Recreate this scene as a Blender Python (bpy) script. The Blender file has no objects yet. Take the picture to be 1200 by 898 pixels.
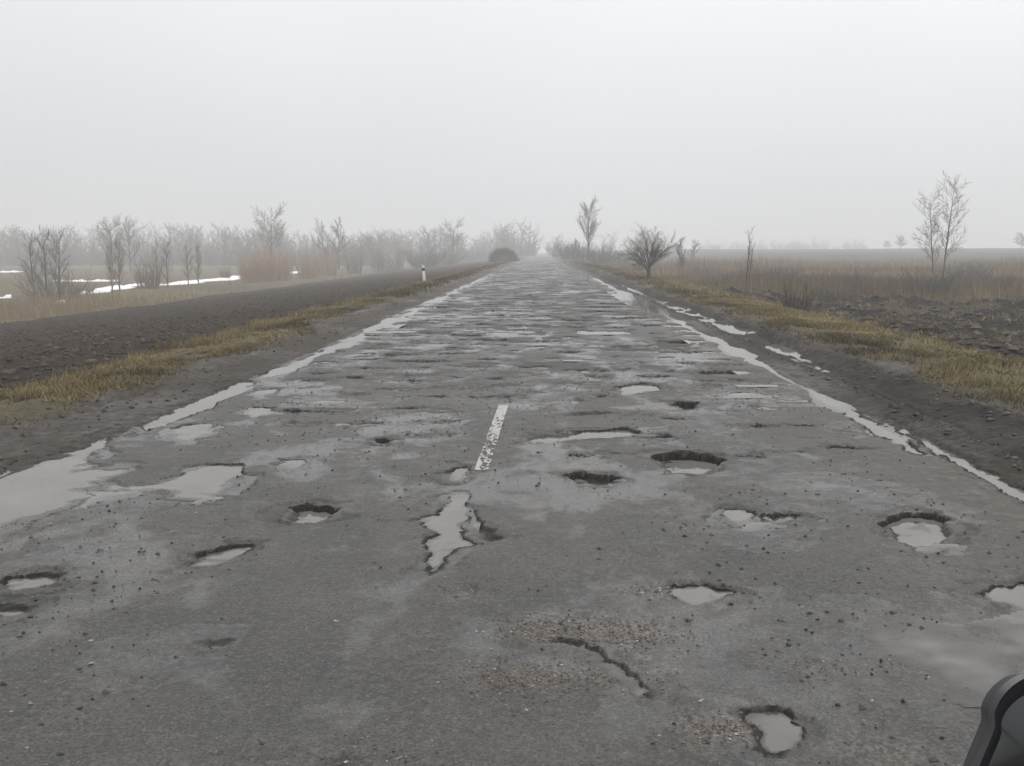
import bpy, math, random
import numpy as np
from mathutils import Vector

# ------------------------------------------------------------------ camera, sky, sun, exposure
sc = bpy.context.scene
W0, H0, FPX = 1200.0, 898.0, 1178.0          # photograph size, focal length in its pixels
CAM_H = 1.55
VPX, VPY = 635.0, 294.5                       # vanishing point of the road in the photograph
PITCH = math.atan2(H0 / 2 - VPY, FPX)
YAW = math.atan2(VPX - W0 / 2, math.hypot(FPX, H0 / 2 - VPY))
ROLL = math.radians(0.2)
_f = np.array([-math.sin(YAW) * math.cos(PITCH), math.cos(YAW) * math.cos(PITCH), -math.sin(PITCH)])
_r = np.array([math.cos(YAW), math.sin(YAW), 0.0])
_u = np.cross(_r, _f)
_r, _u = _r * math.cos(ROLL) - _u * math.sin(ROLL), _u * math.cos(ROLL) + _r * math.sin(ROLL)
cam_d = bpy.data.cameras.new('camera')
cam_d.sensor_width = 36.0
cam_d.lens = 36.0 * FPX / W0
cam_d.clip_start, cam_d.clip_end = 0.05, 6000
cam = bpy.data.objects.new('camera', cam_d)
sc.collection.objects.link(cam)
from mathutils import Matrix
cam.matrix_world = Matrix(((_r[0], _u[0], -_f[0], 0), (_r[1], _u[1], -_f[1], 0), (_r[2], _u[2], -_f[2], CAM_H), (0, 0, 0, 1)))
sc.camera = cam

SUN_EL, SUN_AZ = 64.0, 95.0                   # hidden behind the overcast
world = bpy.data.worlds.new('World'); sc.world = world; world.use_nodes = True
wn, wl = world.node_tree.nodes, world.node_tree.links
wn.clear()
w_out = wn.new('ShaderNodeOutputWorld'); w_bg = wn.new('ShaderNodeBackground')
w_sky = wn.new('ShaderNodeTexSky'); w_sky.sky_type = 'NISHITA'; w_sky.sun_disc = False
w_sky.sun_elevation = math.radians(SUN_EL); w_sky.sun_rotation = math.radians(SUN_AZ)
w_sky.dust_density = 6.0
w_hs = wn.new('ShaderNodeHueSaturation'); w_hs.inputs['Saturation'].default_value = 0.12
w_mix = wn.new('ShaderNodeMix'); w_mix.data_type = 'RGBA'
w_mix.inputs[0].default_value = 0.93
w_mix.inputs[7].default_value = (7.3, 7.38, 7.5, 1)     # the cloud deck
w_bg.inputs['Strength'].default_value = 0.10
wl.new(w_sky.outputs[0], w_hs.inputs['Color']); wl.new(w_hs.outputs[0], w_mix.inputs[6])
w_tc = wn.new('ShaderNodeTexCoord'); w_sep = wn.new('ShaderNodeSeparateXYZ'); w_mx = wn.new('ShaderNodeMath'); w_mx.operation = 'MAXIMUM'; w_mx.inputs[1].default_value = 0.0
w_ma = wn.new('ShaderNodeMath'); w_ma.operation = 'MULTIPLY_ADD'; w_ma.inputs[1].default_value = 1.25; w_ma.inputs[2].default_value = 1.0   # an overcast sky brightens evenly to the zenith
w_sc = wn.new('ShaderNodeVectorMath'); w_sc.operation = 'SCALE'
wl.new(w_tc.outputs['Generated'], w_sep.inputs[0]); wl.new(w_sep.outputs['Z'], w_mx.inputs[0])
w_cl = wn.new('ShaderNodeTexNoise'); w_cl.inputs['Scale'].default_value = 1.6; w_cl.inputs['Detail'].default_value = 3.0; w_cl.inputs['Roughness'].default_value = 0.45   # soft cloud tone
w_c2 = wn.new('ShaderNodeMapRange'); w_c2.inputs[3].default_value = 0.92; w_c2.inputs[4].default_value = 1.08; w_c2.inputs[1].default_value = 0.25; w_c2.inputs[2].default_value = 0.75
w_sx = wn.new('ShaderNodeMath'); w_sx.operation = 'MULTIPLY_ADD'; w_sx.inputs[1].default_value = 0.10; w_sx.inputs[2].default_value = 0.0   # the veiled sun stands to the right
w_ad = wn.new('ShaderNodeMath'); w_ad.operation = 'ADD'; w_ml = wn.new('ShaderNodeMath'); w_ml.operation = 'MULTIPLY'
wl.new(w_tc.outputs['Generated'], w_cl.inputs['Vector']); wl.new(w_cl.outputs['Fac'], w_c2.inputs[0])
wl.new(w_sep.outputs['X'], w_sx.inputs[0]); wl.new(w_sx.outputs[0], w_ad.inputs[0]); wl.new(w_c2.outputs[0], w_ad.inputs[1]); wl.new(w_mx.outputs[0], w_ma.inputs[0])
wl.new(w_mix.outputs[2], w_sc.inputs[0]); wl.new(w_ma.outputs[0], w_ml.inputs[0]); wl.new(w_ad.outputs[0], w_ml.inputs[1]); wl.new(w_ml.outputs[0], w_sc.inputs['Scale'])
wl.new(w_sc.outputs[0], w_bg.inputs['Color']); wl.new(w_bg.outputs[0], w_out.inputs['Surface'])

sun_d = bpy.data.lights.new('sun', 'SUN'); sun_d.energy = 1.0; sun_d.angle = math.radians(40)
sun_d.color = (1.0, 0.98, 0.95)
sun = bpy.data.objects.new('sun', sun_d); sc.collection.objects.link(sun)
_sd = Vector((math.sin(math.radians(SUN_AZ)) * math.cos(math.radians(SUN_EL)), math.cos(math.radians(SUN_AZ)) * math.cos(math.radians(SUN_EL)), math.sin(math.radians(SUN_EL))))
sun.rotation_euler = _sd.to_track_quat('Z', 'Y').to_euler()

sc.view_settings.view_transform = 'Standard'; sc.view_settings.look = 'None'
sc.view_settings.gamma = 1.0; sc.view_settings.use_curve_mapping = False
sc.view_settings.exposure = 0.0
sc.render.engine = 'CYCLES'
sc.cycles.use_denoising = True
sc.cycles.denoising_prefilter = 'ACCURATE'; sc.cycles.denoising_input_passes = 'RGB_ALBEDO_NORMAL'
sc.cycles.max_bounces = 6; sc.cycles.diffuse_bounces = 3; sc.cycles.glossy_bounces = 3
sc.cycles.volume_bounces = 2; sc.cycles.transparent_max_bounces = 6
HAZE_DENSITY = 0.0024

# ------------------------------------------------------------------ helpers
RNG = np.random.default_rng(7)
C = sc.collection

def ground_point(px, py, z=0.0):
    """where the sight line of a photograph pixel meets the level z"""
    d = _r * (px - W0 / 2) - _u * (py - H0 / 2) + _f * FPX
    t = (z - CAM_H) / d[2]
    return d[0] * t, d[1] * t

def at_depth(px, py, y):
    d = _r * (px - W0 / 2) - _u * (py - H0 / 2) + _f * FPX
    t = y / d[1]
    return d[0] * t, y, CAM_H + d[2] * t

def _hash(ix, iy, seed):
    h = (ix.astype(np.int64) * 374761393 + iy.astype(np.int64) * 668265263 + seed * 982451653) & 0xFFFFFFFF
    h = ((h ^ (h >> 13)) * 1274126177) & 0xFFFFFFFF
    h = ((h ^ (h >> 16)) * 2246822519) & 0xFFFFFFFF
    return ((h ^ (h >> 15)) & 0xFFFFFF) / float(0xFFFFFF)

def vnoise(x, y, seed=0):
    fx, fy = np.floor(x), np.floor(y)
    tx, ty = x - fx, y - fy
    tx = tx * tx * (3 - 2 * tx); ty = ty * ty * (3 - 2 * ty)
    a = _hash(fx, fy, seed); b = _hash(fx + 1, fy, seed); c = _hash(fx, fy + 1, seed); d = _hash(fx + 1, fy + 1, seed)
    return (a + (b - a) * tx) * (1 - ty) + (c + (d - c) * tx) * ty - 0.5

def fbm(x, y, seed=0, octv=4, gain=0.5):
    s, a, tot = 0, 1.0, 0
    for i in range(octv):
        s = s + a * vnoise(x, y, seed + i * 17); tot += a
        x, y, a = x * 2.03 + 3.1, y * 2.03 + 1.7, a * gain
    return s / tot * 1.6

def sstep(a, b, x):
    t = np.clip((x - a) / (b - a), 0, 1)
    return t * t * (3 - 2 * t)

def np_mesh(name, V, quads=None, tris=None, smooth=True, attrs=None):
    me = bpy.data.meshes.new(name)
    V = np.asarray(V, np.float32).reshape(-1, 3)
    nq = 0 if quads is None else len(quads); nt = 0 if tris is None else len(tris)
    me.vertices.add(len(V)); me.vertices.foreach_set('co', V.ravel())
    loops = []
    if nq: loops.append(np.asarray(quads, np.int32).ravel())
    if nt: loops.append(np.asarray(tris, np.int32).ravel())
    loops = np.concatenate(loops)
    me.loops.add(len(loops)); me.loops.foreach_set('vertex_index', loops)
    tot = np.concatenate([np.full(nq, 4, np.int32), np.full(nt, 3, np.int32)])
    st = np.concatenate([[0], np.cumsum(tot)[:-1]]).astype(np.int32)
    me.polygons.add(nq + nt)
    me.polygons.foreach_set('loop_start', st)
    me.polygons.foreach_set('use_smooth', np.full(nq + nt, smooth, bool))
    for k, a in (attrs or {}).items():
        at = me.attributes.new(k, 'FLOAT', 'POINT'); at.data.foreach_set('value', np.asarray(a, np.float32).ravel())
    me.update(calc_edges=True); me.validate()
    return me

def add(name, me, mat=None, parent=None, label=None, category=None, group=None, kind=None):
    o = bpy.data.objects.new(name, me); C.objects.link(o)
    if mat is not None and me is not None and not me.materials: me.materials.append(mat)
    if parent is not None: o.parent = parent
    for k, v in (('label', label), ('category', category), ('group', group), ('kind', kind)):
        if v: o[k] = v
    return o

def copy_tree(o, parent=None):
    c = o.copy(); C.objects.link(c); c.parent = parent
    for ch in list(o.children): copy_tree(ch, c)
    return c

# ------------------------------------------------------------------ materials
class NT:
    def __init__(s, name):
        s.m = bpy.data.materials.new(name); s.m.use_nodes = True
        s.t = s.m.node_tree; s.n = s.t.nodes; s.b = s.n['Principled BSDF']
    def new(s, t, **k):
        n = s.n.new(t)
        for a, v in k.items(): setattr(n, a, v)
        return n
    def link(s, a, b): s.t.links.new(a, b)
    def attr(s, name): n = s.new('ShaderNodeAttribute'); n.attribute_name = name; return n.outputs['Fac']
    def noise(s, scale, detail=4, rough=0.55, vec=None, dist=0.0):
        n = s.new('ShaderNodeTexNoise'); n.inputs['Scale'].default_value = scale; n.inputs['Detail'].default_value = detail
        n.inputs['Roughness'].default_value = rough; n.inputs['Distortion'].default_value = dist
        s.link(vec or s.pos(), n.inputs['Vector']); return n.outputs['Fac']
    def voro(s, scale, out='Distance', vec=None):
        n = s.new('ShaderNodeTexVoronoi'); n.inputs['Scale'].default_value = scale
        s.link(vec or s.pos(), n.inputs['Vector']); return n.outputs[out]
    def pos(s):
        if not hasattr(s, '_p'): s._p = s.new('ShaderNodeTexCoord').outputs['Object']
        return s._p
    def stretch(s, sx, sy, sz=1):
        n = s.new('ShaderNodeMapping'); n.inputs['Scale'].default_value = (sx, sy, sz); s.link(s.pos(), n.inputs['Vector']); return n.outputs[0]
    def ramp(s, f, pts):
        n = s.new('ShaderNodeValToRGB'); e = n.color_ramp.elements
        while len(e) < len(pts): e.new(0.5)
        for i, (p, c) in enumerate(pts):
            e[i].position = p; e[i].color = (*c, 1) if not isinstance(c, (int, float)) else (c, c, c, 1)
        s.link(f, n.inputs[0]); return n.outputs[0]
    def mix(s, f, a, b):
        n = s.new('ShaderNodeMix'); n.data_type = 'RGBA'
        s._in(f, n.inputs[0]); s._in(a, n.inputs[6]); s._in(b, n.inputs[7]); return n.outputs[2]
    def _in(s, v, sock):
        if isinstance(v, (int, float)): sock.default_value = v if sock.type == 'VALUE' else (v, v, v, 1)
        elif isinstance(v, tuple): sock.default_value = (*v, 1)
        else: s.link(v, sock)
    def math(s, op, a, b=0.0, clamp=False):
        n = s.new('ShaderNodeMath'); n.operation = op; n.use_clamp = clamp; s._in(a, n.inputs[0]); s._in(b, n.inputs[1]); return n.outputs[0]
    def mapr(s, v, a, b, c, d):
        n = s.new('ShaderNodeMapRange'); s._in(v, n.inputs[0])
        for i, x in enumerate((a, b, c, d)): n.inputs[i + 1].default_value = x
        return n.outputs[0]
    def bump(s, h, strength, dist):
        n = s.new('ShaderNodeBump'); n.inputs['Strength'].default_value = strength; n.inputs['Distance'].default_value = dist
        s.link(h, n.inputs['Height'])
        if getattr(s, '_nb', None): s.link(s._nb, n.inputs['Normal'])
        s._nb = n.outputs[0]; s.link(s._nb, s.b.inputs['Normal'])
    def out(s, col=None, rough=None, spec=None):
        if col is not None: s._in(col, s.b.inputs['Base Color'])
        if rough is not None: s._in(rough, s.b.inputs['Roughness'])
        if spec is not None: s._in(spec, s.b.inputs['Specular IOR Level'])
        return s.m

MUD_A, MUD_B = (0.034, 0.028, 0.023), (0.082, 0.067, 0.054)

def mat_road():
    s = NT('wet_broken_asphalt')
    n1 = s.noise(1.3, 6, 0.62); n2 = s.noise(11, 6, 0.7); n3 = s.noise(85, 5, 0.8); n4 = s.noise(30, 6, 0.75)
    speck = s.voro(62); speck_c = s.voro(62, 'Color')
    col = s.ramp(n1, [(0.30, (0.026, 0.026, 0.027)), (0.48, (0.052, 0.050, 0.048)), (0.68, (0.092, 0.087, 0.080))])
    col = s.mix(s.mapr(n2, 0.42, 0.66, 0, 0.8), col, (0.050, 0.046, 0.041))
    col = s.mix(s.mapr(n4, 0.46, 0.60, 0, 0.7), col, (0.108, 0.102, 0.093))
    col = s.mix(s.mapr(s.noise(2.7, 5, 0.65), 0.55, 0.72, 0, 0.55), col, (0.098, 0.082, 0.066))          # dried mud splashes
    sp = s.math('MULTIPLY', s.mapr(speck, 0.0, 0.38, 1, 0), s.ramp(speck_c, [(0.40, 0.0), (0.85, 1.0)]))
    col = s.mix(s.math('MULTIPLY', sp, s.mapr(n4, 0.35, 0.65, 0.15, 0.9)), col, (0.30, 0.275, 0.24))
    col = s.mix(s.mapr(n3, 0.47, 0.60, 0, 0.95), col, (0.016, 0.015, 0.014))
    # crack networks in the worn patches
    wv = s.new('ShaderNodeVectorMath'); wv.operation = 'MULTIPLY_ADD'; wn_ = s.new('ShaderNodeTexNoise'); wn_.inputs['Scale'].default_value = 5.0; wn_.inputs['Detail'].default_value = 4.0
    s.link(s.pos(), wn_.inputs['Vector']); s.link(wn_.outputs['Color'], wv.inputs[0]); wv.inputs[1].default_value = (.22, .22, .0); s.link(s.pos(), wv.inputs[2])
    cr = s.new('ShaderNodeTexVoronoi'); cr.feature = 'DISTANCE_TO_EDGE'; cr.inputs['Scale'].default_value = 2.6; s.link(wv.outputs[0], cr.inputs['Vector'])
    crk = s.math('MULTIPLY', s.mapr(cr.outputs['Distance'], 0.004, 0.020, 1, 0), s.mapr(s.noise(0.7, 4, 0.6), 0.55, 0.66, 0, 0.35))
    col = s.mix(crk, col, (0.014, 0.013, 0.012))
    # bare aggregate where the top layer has gone
    ag = s.ramp(s.voro(80, 'Color'), [(0.2, (0.035, 0.031, 0.028)), (0.5, (0.085, 0.072, 0.060)), (0.9, (0.19, 0.16, 0.135))])
    col = s.mix(s.attr('bare'), col, ag)
    mud = s.ramp(s.noise(14, 6, 0.7), [(0.3, MUD_A), (0.7, MUD_B)])
    col = s.mix(s.attr('mud'), col, mud)
    col = s.mix(s.attr('hole'), col, s.ramp(s.noise(60, 4, 0.7), [(0.3, (0.005, 0.0045, 0.004)), (0.75, (0.022, 0.020, 0.018))]))  # black broken asphalt, with the shade of the pothole walls painted into it
    wet = s.math('ADD', s.attr('wet'), s.mapr(s.noise(7, 7, 0.68), 0.3, 0.7, -0.3, 0.3), True)
    ro = s.mapr(wet, 0.15, 0.95, 0.68, 0.13)
    ro = s.mix(s.attr('hole'), ro, 0.75)
    h = s.math('ADD', s.math('MULTIPLY', n3, 0.7), s.math('MULTIPLY', s.mapr(speck, 0, 0.5, 1, 0), 0.5))
    h = s.math('MULTIPLY', h, s.mapr(wet, 0.35, 1.0, 1.0, 0.30))
    h = s.math('SUBTRACT', h, s.math('MULTIPLY', crk, 1.5))
    s.bump(h, 1.0, 0.008); s.bump(n4, 0.5, 0.012); s.bump(n2, 0.35, 0.02)
    return s.out(col, ro, s.mapr(s.attr('hole'), 0, 1, 0.50, 0.12))

def mat_verge():
    s = NT('muddy_verge')
    g = s.ramp(s.noise(7, 6, 0.7), [(0.25, (0.056, 0.045, 0.028)), (0.5, (0.108, 0.085, 0.046)), (0.75, (0.18, 0.14, 0.072))])
    gr = s.ramp(s.noise(0.9, 4), [(0.45, 0.0), (0.65, 0.55)])
    g = s.mix(gr, g, (0.065, 0.068, 0.028))
    mud = s.ramp(s.noise(14, 6, 0.7), [(0.3, MUD_A), (0.7, MUD_B)])
    mud = s.mix(s.mapr(s.voro(60), 0.0, 0.35, 0.5, 0), mud, (0.15, 0.135, 0.115))
    col = s.mix(s.attr('grass'), mud, g)
    col = s.mix(s.attr('peat'), col, s.ramp(s.noise(6, 6, 0.7), [(0.3, (0.012, 0.010, 0.008)), (0.75, (0.044, 0.036, 0.028))]))
    wet = s.math('ADD', s.attr('wet'), s.mapr(s.noise(8, 5, 0.6), 0.3, 0.7, -0.3, 0.3), True)
    s.bump(s.noise(30, 6, 0.75), 0.9, 0.05); s.bump(s.noise(140, 4, 0.7), 0.7, 0.012)
    return s.out(col, s.mapr(wet, 0.1, 0.9, 0.92, 0.36), 0.32)

def mat_field():
    s = NT('ploughed_soil')
    n = s.noise(0.25, 5, 0.6, s.stretch(1.6, 0.25)); m = s.noise(6, 7, 0.75)
    col = s.ramp(m, [(0.30, (0.030, 0.022, 0.016)), (0.50, (0.056, 0.042, 0.031)), (0.72, (0.105, 0.080, 0.058))])
    col = s.mix(s.mapr(n, 0.42, 0.68, 0, 0.5), col, (0.085, 0.068, 0.046))
    col = s.mix(s.mapr(s.noise(2.1, 6, 0.7, s.stretch(1.3, 0.5)), 0.48, 0.64, 0, 0.75), col, (0.024, 0.018, 0.014))
    st = s.math('MULTIPLY', s.mapr(s.noise(3.2, 6, 0.8), 0.58, 0.70, 0, 1), s.attr('stubble'))
    col = s.mix(st, col, (0.13, 0.10, 0.055))
    s.bump(s.noise(9, 8, 0.8), 1.0, 0.22)
    return s.out(col, 0.92, 0.12)

def mat_meadow():
    s = NT('dead_meadow')
    n = s.noise(0.03, 5, 0.6, s.stretch(1.0, 0.5)); m = s.noise(1.6, 7, 0.75)
    col = s.ramp(m, [(0.3, (0.085, 0.068, 0.038)), (0.7, (0.19, 0.148, 0.080))])
    col = s.mix(s.mapr(n, 0.42, 0.62, 0, 0.8), col, (0.080, 0.078, 0.046))
    col = s.mix(s.mapr(s.noise(0.011, 4, 0.5, s.stretch(0.5, 1.6)), 0.50, 0.60, 0, 0.7), col, (0.070, 0.060, 0.045))
    col = s.mix(s.attr('peat'), col, s.ramp(s.noise(2.2, 7, 0.75), [(0.36, (0.010, 0.0085, 0.007)), (0.56, (0.028, 0.023, 0.018)), (0.74, (0.115, 0.095, 0.058))]))
    s.bump(s.noise(3.0, 7, 0.75), 1.0, 0.30)
    return s.out(col, 0.92, 0.12)

def mat_simple(name, a, b, scale=20, rough=0.8, bump=0.0, spec=0.3):
    s = NT(name); n = s.noise(scale, 5, 0.65)
    if bump: s.bump(n, bump, 0.02)
    return s.out(s.ramp(n, [(0.3, a), (0.7, b)]), rough, spec)

def mat_var(name, pts, rough=0.8, trans=0.0):
    s = NT(name)
    return s.out(s.ramp(s.attr('var'), pts), rough, 0.25)

def mat_water():
    s = NT('muddy_water')
    col = s.ramp(s.noise(2.0, 4), [(0.3, (0.112, 0.106, 0.096)), (0.7, (0.150, 0.142, 0.130))])
    dif = s.new('ShaderNodeBsdfDiffuse'); s.link(col, dif.inputs['Color'])
    tr = s.new('ShaderNodeBsdfTransparent'); tr.inputs['Color'].default_value = (0.86, 0.84, 0.80, 1)
    m1 = s.new('ShaderNodeMixShader'); s.link(s.mapr(s.attr('depth'), 0.0, 0.022, 0.10, 1.0), m1.inputs[0]); s.link(tr.outputs[0], m1.inputs[1]); s.link(dif.outputs[0], m1.inputs[2])
    gl = s.new('ShaderNodeBsdfGlossy'); gl.inputs['Roughness'].default_value = 0.03
    fr = s.new('ShaderNodeFresnel'); fr.inputs['IOR'].default_value = 1.333
    bp = s.new('ShaderNodeBump'); bp.inputs['Strength'].default_value = 0.03; bp.inputs['Distance'].default_value = 0.01
    s.link(s.noise(7, 3), bp.inputs['Height']); s.link(bp.outputs[0], gl.inputs['Normal'])
    m2 = s.new('ShaderNodeMixShader'); s.link(fr.outputs[0], m2.inputs[0]); s.link(m1.outputs[0], m2.inputs[1]); s.link(gl.outputs[0], m2.inputs[2])
    s.link(m2.outputs[0], s.n['Material Output'].inputs['Surface']); s.n.remove(s.b)
    return s.m

def mat_snow():
    s = NT('old_snow'); s.bump(s.noise(4, 5), 0.6, 0.05)
    return s.out(s.ramp(s.noise(1.7, 5, 0.7), [(0.3, (0.62, 0.62, 0.62)), (0.62, (0.86, 0.87, 0.88))]), 0.7, 0.3)

M = dict(road=mat_road(), verge=mat_verge(), field=mat_field(), meadow=mat_meadow(), water=mat_water(), snow=mat_snow(),
    paint=mat_simple('worn_white_paint', (0.20, 0.195, 0.185), (0.42, 0.41, 0.39), 60, 0.6),
    bark=mat_simple('dark_bark', (0.050, 0.043, 0.036), (0.095, 0.083, 0.070), 14, 0.9, 0.6),
    twig=mat_simple('grey_brown_twigs', (0.055, 0.046, 0.038), (0.095, 0.080, 0.066), 3, 0.9),
    redtwig=mat_simple('reddish_willow_twigs', (0.24, 0.145, 0.075), (0.34, 0.215, 0.12), 2, 0.85),
    rusttwig=mat_simple('russet_birch_twigs', (0.125, 0.085, 0.064), (0.19, 0.13, 0.10), 2, 0.85),
    reedtwig=mat_simple('tan_dry_twigs', (0.13, 0.105, 0.07), (0.20, 0.165, 0.115), 2, 0.9),
    woodtwig=mat_simple('brown_woodland_twigs', (0.060, 0.047, 0.036), (0.105, 0.082, 0.062), .2, 0.9),
    greytwig=mat_simple('pale_grey_twigs', (0.095, 0.085, 0.074), (0.155, 0.14, 0.122), 2, 0.9),
    birch=mat_simple('pale_birch_bark', (0.22, 0.21, 0.19), (0.40, 0.385, 0.36), 8, 0.8),
    bush=mat_simple('dense_hedge_twigs', (0.038, 0.038, 0.026), (0.070, 0.068, 0.046), 3, 0.9),
    grass=mat_var('dead_grass', [(0.0, (0.050, 0.040, 0.023)), (0.35, (0.115, 0.090, 0.044)), (0.7, (0.215, 0.168, 0.082)), (0.88, (0.33, 0.262, 0.135)), (1.0, (0.065, 0.066, 0.030))]),
    reed=mat_var('dead_reeds', [(0.0, (0.12, 0.082, 0.040)), (0.5, (0.215, 0.162, 0.090)), (1.0, (0.34, 0.272, 0.165))]),
    scrub=mat_var('brown_scrub', [(0.0, (0.045, 0.033, 0.022)), (0.6, (0.098, 0.070, 0.042)), (1.0, (0.155, 0.115, 0.066))]),
    stone=mat_var('dark_road_grit', [(0.0, (0.016, 0.015, 0.014)), (0.65, (0.046, 0.042, 0.038)), (0.92, (0.10, 0.092, 0.082)), (1.0, (0.30, 0.28, 0.25))], 0.55),
    redstone=mat_var('reddish_gravel', [(0.0, (0.05, 0.043, 0.038)), (0.5, (0.115, 0.085, 0.068)), (0.85, (0.18, 0.145, 0.12)), (1.0, (0.36, 0.34, 0.31))], 0.6),
    clod=mat_var('soil_clods', [(0.0, (0.028, 0.021, 0.016)), (0.6, (0.056, 0.043, 0.033)), (1.0, (0.095, 0.075, 0.056))], 0.85),
    mudclod=mat_var('mud_clods', [(0.0, (0.024, 0.020, 0.016)), (0.6, (0.052, 0.043, 0.034)), (1.0, (0.095, 0.078, 0.060))], 0.5),
    white=mat_simple('white_plastic', (0.66, 0.66, 0.65), (0.80, 0.80, 0.79), 6, 0.5),
    black=mat_simple('black_reflector', (0.015, 0.015, 0.016), (0.03, 0.03, 0.03), 8, 0.3),
    housepaint=mat_simple('pale_house_render', (0.60, 0.59, 0.57), (0.72, 0.71, 0.69), 1, 0.8),
    roofing=mat_simple('grey_roofing', (0.20, 0.20, 0.20), (0.28, 0.28, 0.28), 2, 0.8),
)

# ------------------------------------------------------------------ the road surface: potholes
XL, XR = -3.60, 3.10                         # edges of the asphalt, camera above x = 0
HOLES = []   # polygon in metres, depth, near ramp, far ramp, water level or None, label

def hole(pix, depth, near, far, level=None, label=None, bare=0.0, jit=0.03, steep=None):
    P = np.array([ground_point(x, y) for x, y in pix])
    HOLES.append(dict(P=P, d=depth, near=near, far=far, level=level, label=label, bare=bare, jit=jit, steep=(np.array([ground_point(x, y) for x, y in steep]) if steep else None)))

# surveyed potholes (sight lines of the photograph met with the road)
hole([(757, 531), (790, 527), (835, 530), (857, 537), (846, 548), (815, 555), (780, 552)], .105, .05, .012, -.070, 'deep pothole half full of water, right of the white centre dash')
hole([(1033, 612), (1040, 602), (1085, 598), (1112, 604), (1133, 618), (1115, 634), (1075, 640), (1040, 630)], .085, .06, .012, -.048, 'oval water-filled pothole with broken dark rim at right, near the muddy edge')
hole([(778, 690), (790, 682), (830, 682), (864, 691), (850, 706), (832, 718), (800, 722), (788, 704)], .055, .05, .010, -.026, 'angular puddle in pothole with dark right rim, right of the reddish gravel')
hole([(1150, 690), (1165, 680), (1205, 678), (1260, 690), (1250, 716), (1195, 722), (1165, 708)], .060, .06, .012, -.028, 'puddle in pothole cut by the right edge of the photo')
hole([(862, 832), (868, 824), (900, 822), (930, 832), (944, 850), (936, 868), (905, 878), (872, 872), (876, 850)], .045, .05, .008, -.020, 'shallow round pothole puddle at the bottom, nearest on the right side', steep=[(866, 824), (900, 822), (930, 832), (944, 850), (938, 864)], jit=.015)
hole([(531, 575), (552, 576), (549, 600), (540, 622), (556, 636), (535, 641), (523, 658), (508, 671), (495, 668), (503, 648), (495, 634), (506, 624), (488, 612), (512, 600), (524, 592)], .050, .03, .018, -.018, 'long jagged puddle in pothole below the white centre dash', jit=.02)
hole([(546, 588), (560, 600), (589, 630), (576, 636), (556, 634), (540, 624)], .034, .20, .008, steep=[(546, 588), (560, 600), (589, 630)], jit=.012)
hole([(508, 556), (530, 545), (553, 546), (556, 556), (548, 563), (515, 563)], .050, .05, .012, -.020, 'small puddle at the near end of the white centre dash')
hole([(480, 606), (520, 598), (500, 620), (484, 616)], .035, .1, .02)
hole([(655, 554), (672, 550), (720, 552), (738, 560), (720, 568), (670, 566)], .070, .06, .015, -.062, 'thin line of water in dark pothole right of the jagged puddle')
hole([(430, 516), (440, 512), (466, 514), (470, 518), (450, 521)], .075, .05, .02)
hole([(608, 512), (620, 506), (660, 505), (690, 502), (735, 500), (757, 506), (735, 512), (690, 515), (650, 519), (615, 518)], .060, .06, .02, -.034, 'wide flat puddle in long pothole just right of the white dash')
hole([(789, 474), (793, 468), (822, 469), (825, 476), (810, 479), (793, 479)], .10, .04, .015, -.085, 'thin water line in the deepest black pothole on the right lane')
hole([(326, 604), (340, 590), (365, 585), (404, 592), (402, 602), (372, 612), (340, 612)], .085, .06, .015, -.052, 'puddle in dark walled pothole left of the jagged centre puddle')
hole([(205, 655), (240, 640), (270, 634), (305, 634), (285, 650), (245, 662), (215, 668)], .060, .12, .02, -.034, 'curved sliver puddle in pothole on the left lane foreground')
hole([(112, 561), (160, 565), (190, 561), (215, 552), (245, 543), (290, 543), (285, 560), (270, 576), (235, 585), (196, 583), (190, 574), (150, 576), (118, 574)], .055, .05, .018, -.016, 'bright tongue-shaped puddle running right from the large roadside puddle')
hole([(-10, 682), (15, 671), (55, 667), (82, 672), (70, 688), (30, 694), (-5, 692)], .060, .09, .03, -.030, 'oval puddle at the left edge, upper of two')
hole([(-30, 712), (0, 704), (40, 707), (30, 722), (-20, 732)], .055, .09, .03, -.026, 'puddle cut by the left edge, lower of two')
hole([(194, 505), (210, 497), (245, 495), (260, 502), (245, 512), (222, 519), (200, 515)], .035, .10, .05, -.010, 'rounded puddle beside the reddish mud near the left roadside puddle')
hole([(270, 483), (295, 475), (322, 477), (325, 483), (295, 489)], .040, .10, .04, -.015, 'small bright puddle left lane, between rounded puddle and road edge')
hole([(316, 546), (330, 537), (356, 538), (360, 547), (340, 553)], .035, .10, .03, -.012, 'small faint puddle above the dark walled left pothole')
hole([(841, 604), (858, 594), (880, 594), (890, 606), (880, 614), (850, 614)], .050, .06, .02, -.018, 'rounded puddle, left of a pair on the right lane')
hole([(890, 608), (900, 601), (938, 601), (945, 606), (925, 613), (895, 613)], .055, .05, .015, -.028, 'thin puddle with dark rim, right of a pair on the right lane')
hole([(878, 624), (895, 614), (914, 618), (916, 630), (898, 636), (882, 632)], .018, .12, .08, -.007, 'shallow milky puddle just below the right lane pair')
hole([(1086, 647), (1105, 640), (1128, 642), (1126, 650), (1095, 653)], .025, .08, .03, -.010, 'tiny puddle just below the oval right pothole')
hole([(852, 738), (880, 724), (925, 730), (930, 745), (895, 754), (860, 750)], .015, .20, .14, -.007, 'milky film of water below the pothole with dark right rim')
hole([(945, 765), (1000, 738), (1060, 728), (1130, 742), (1230, 720), (1260, 800), (1180, 820), (1080, 808), (1040, 790), (980, 790)], .020, .25, .20, -.0070, 'broad brown film of water in the right foreground beside the mirror')
hole([(985, 728), (1010, 716), (1045, 724), (1030, 740), (1000, 742)], .012, .15, .1, -.0065, 'small brown film of water above the broad right foreground film')
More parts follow.
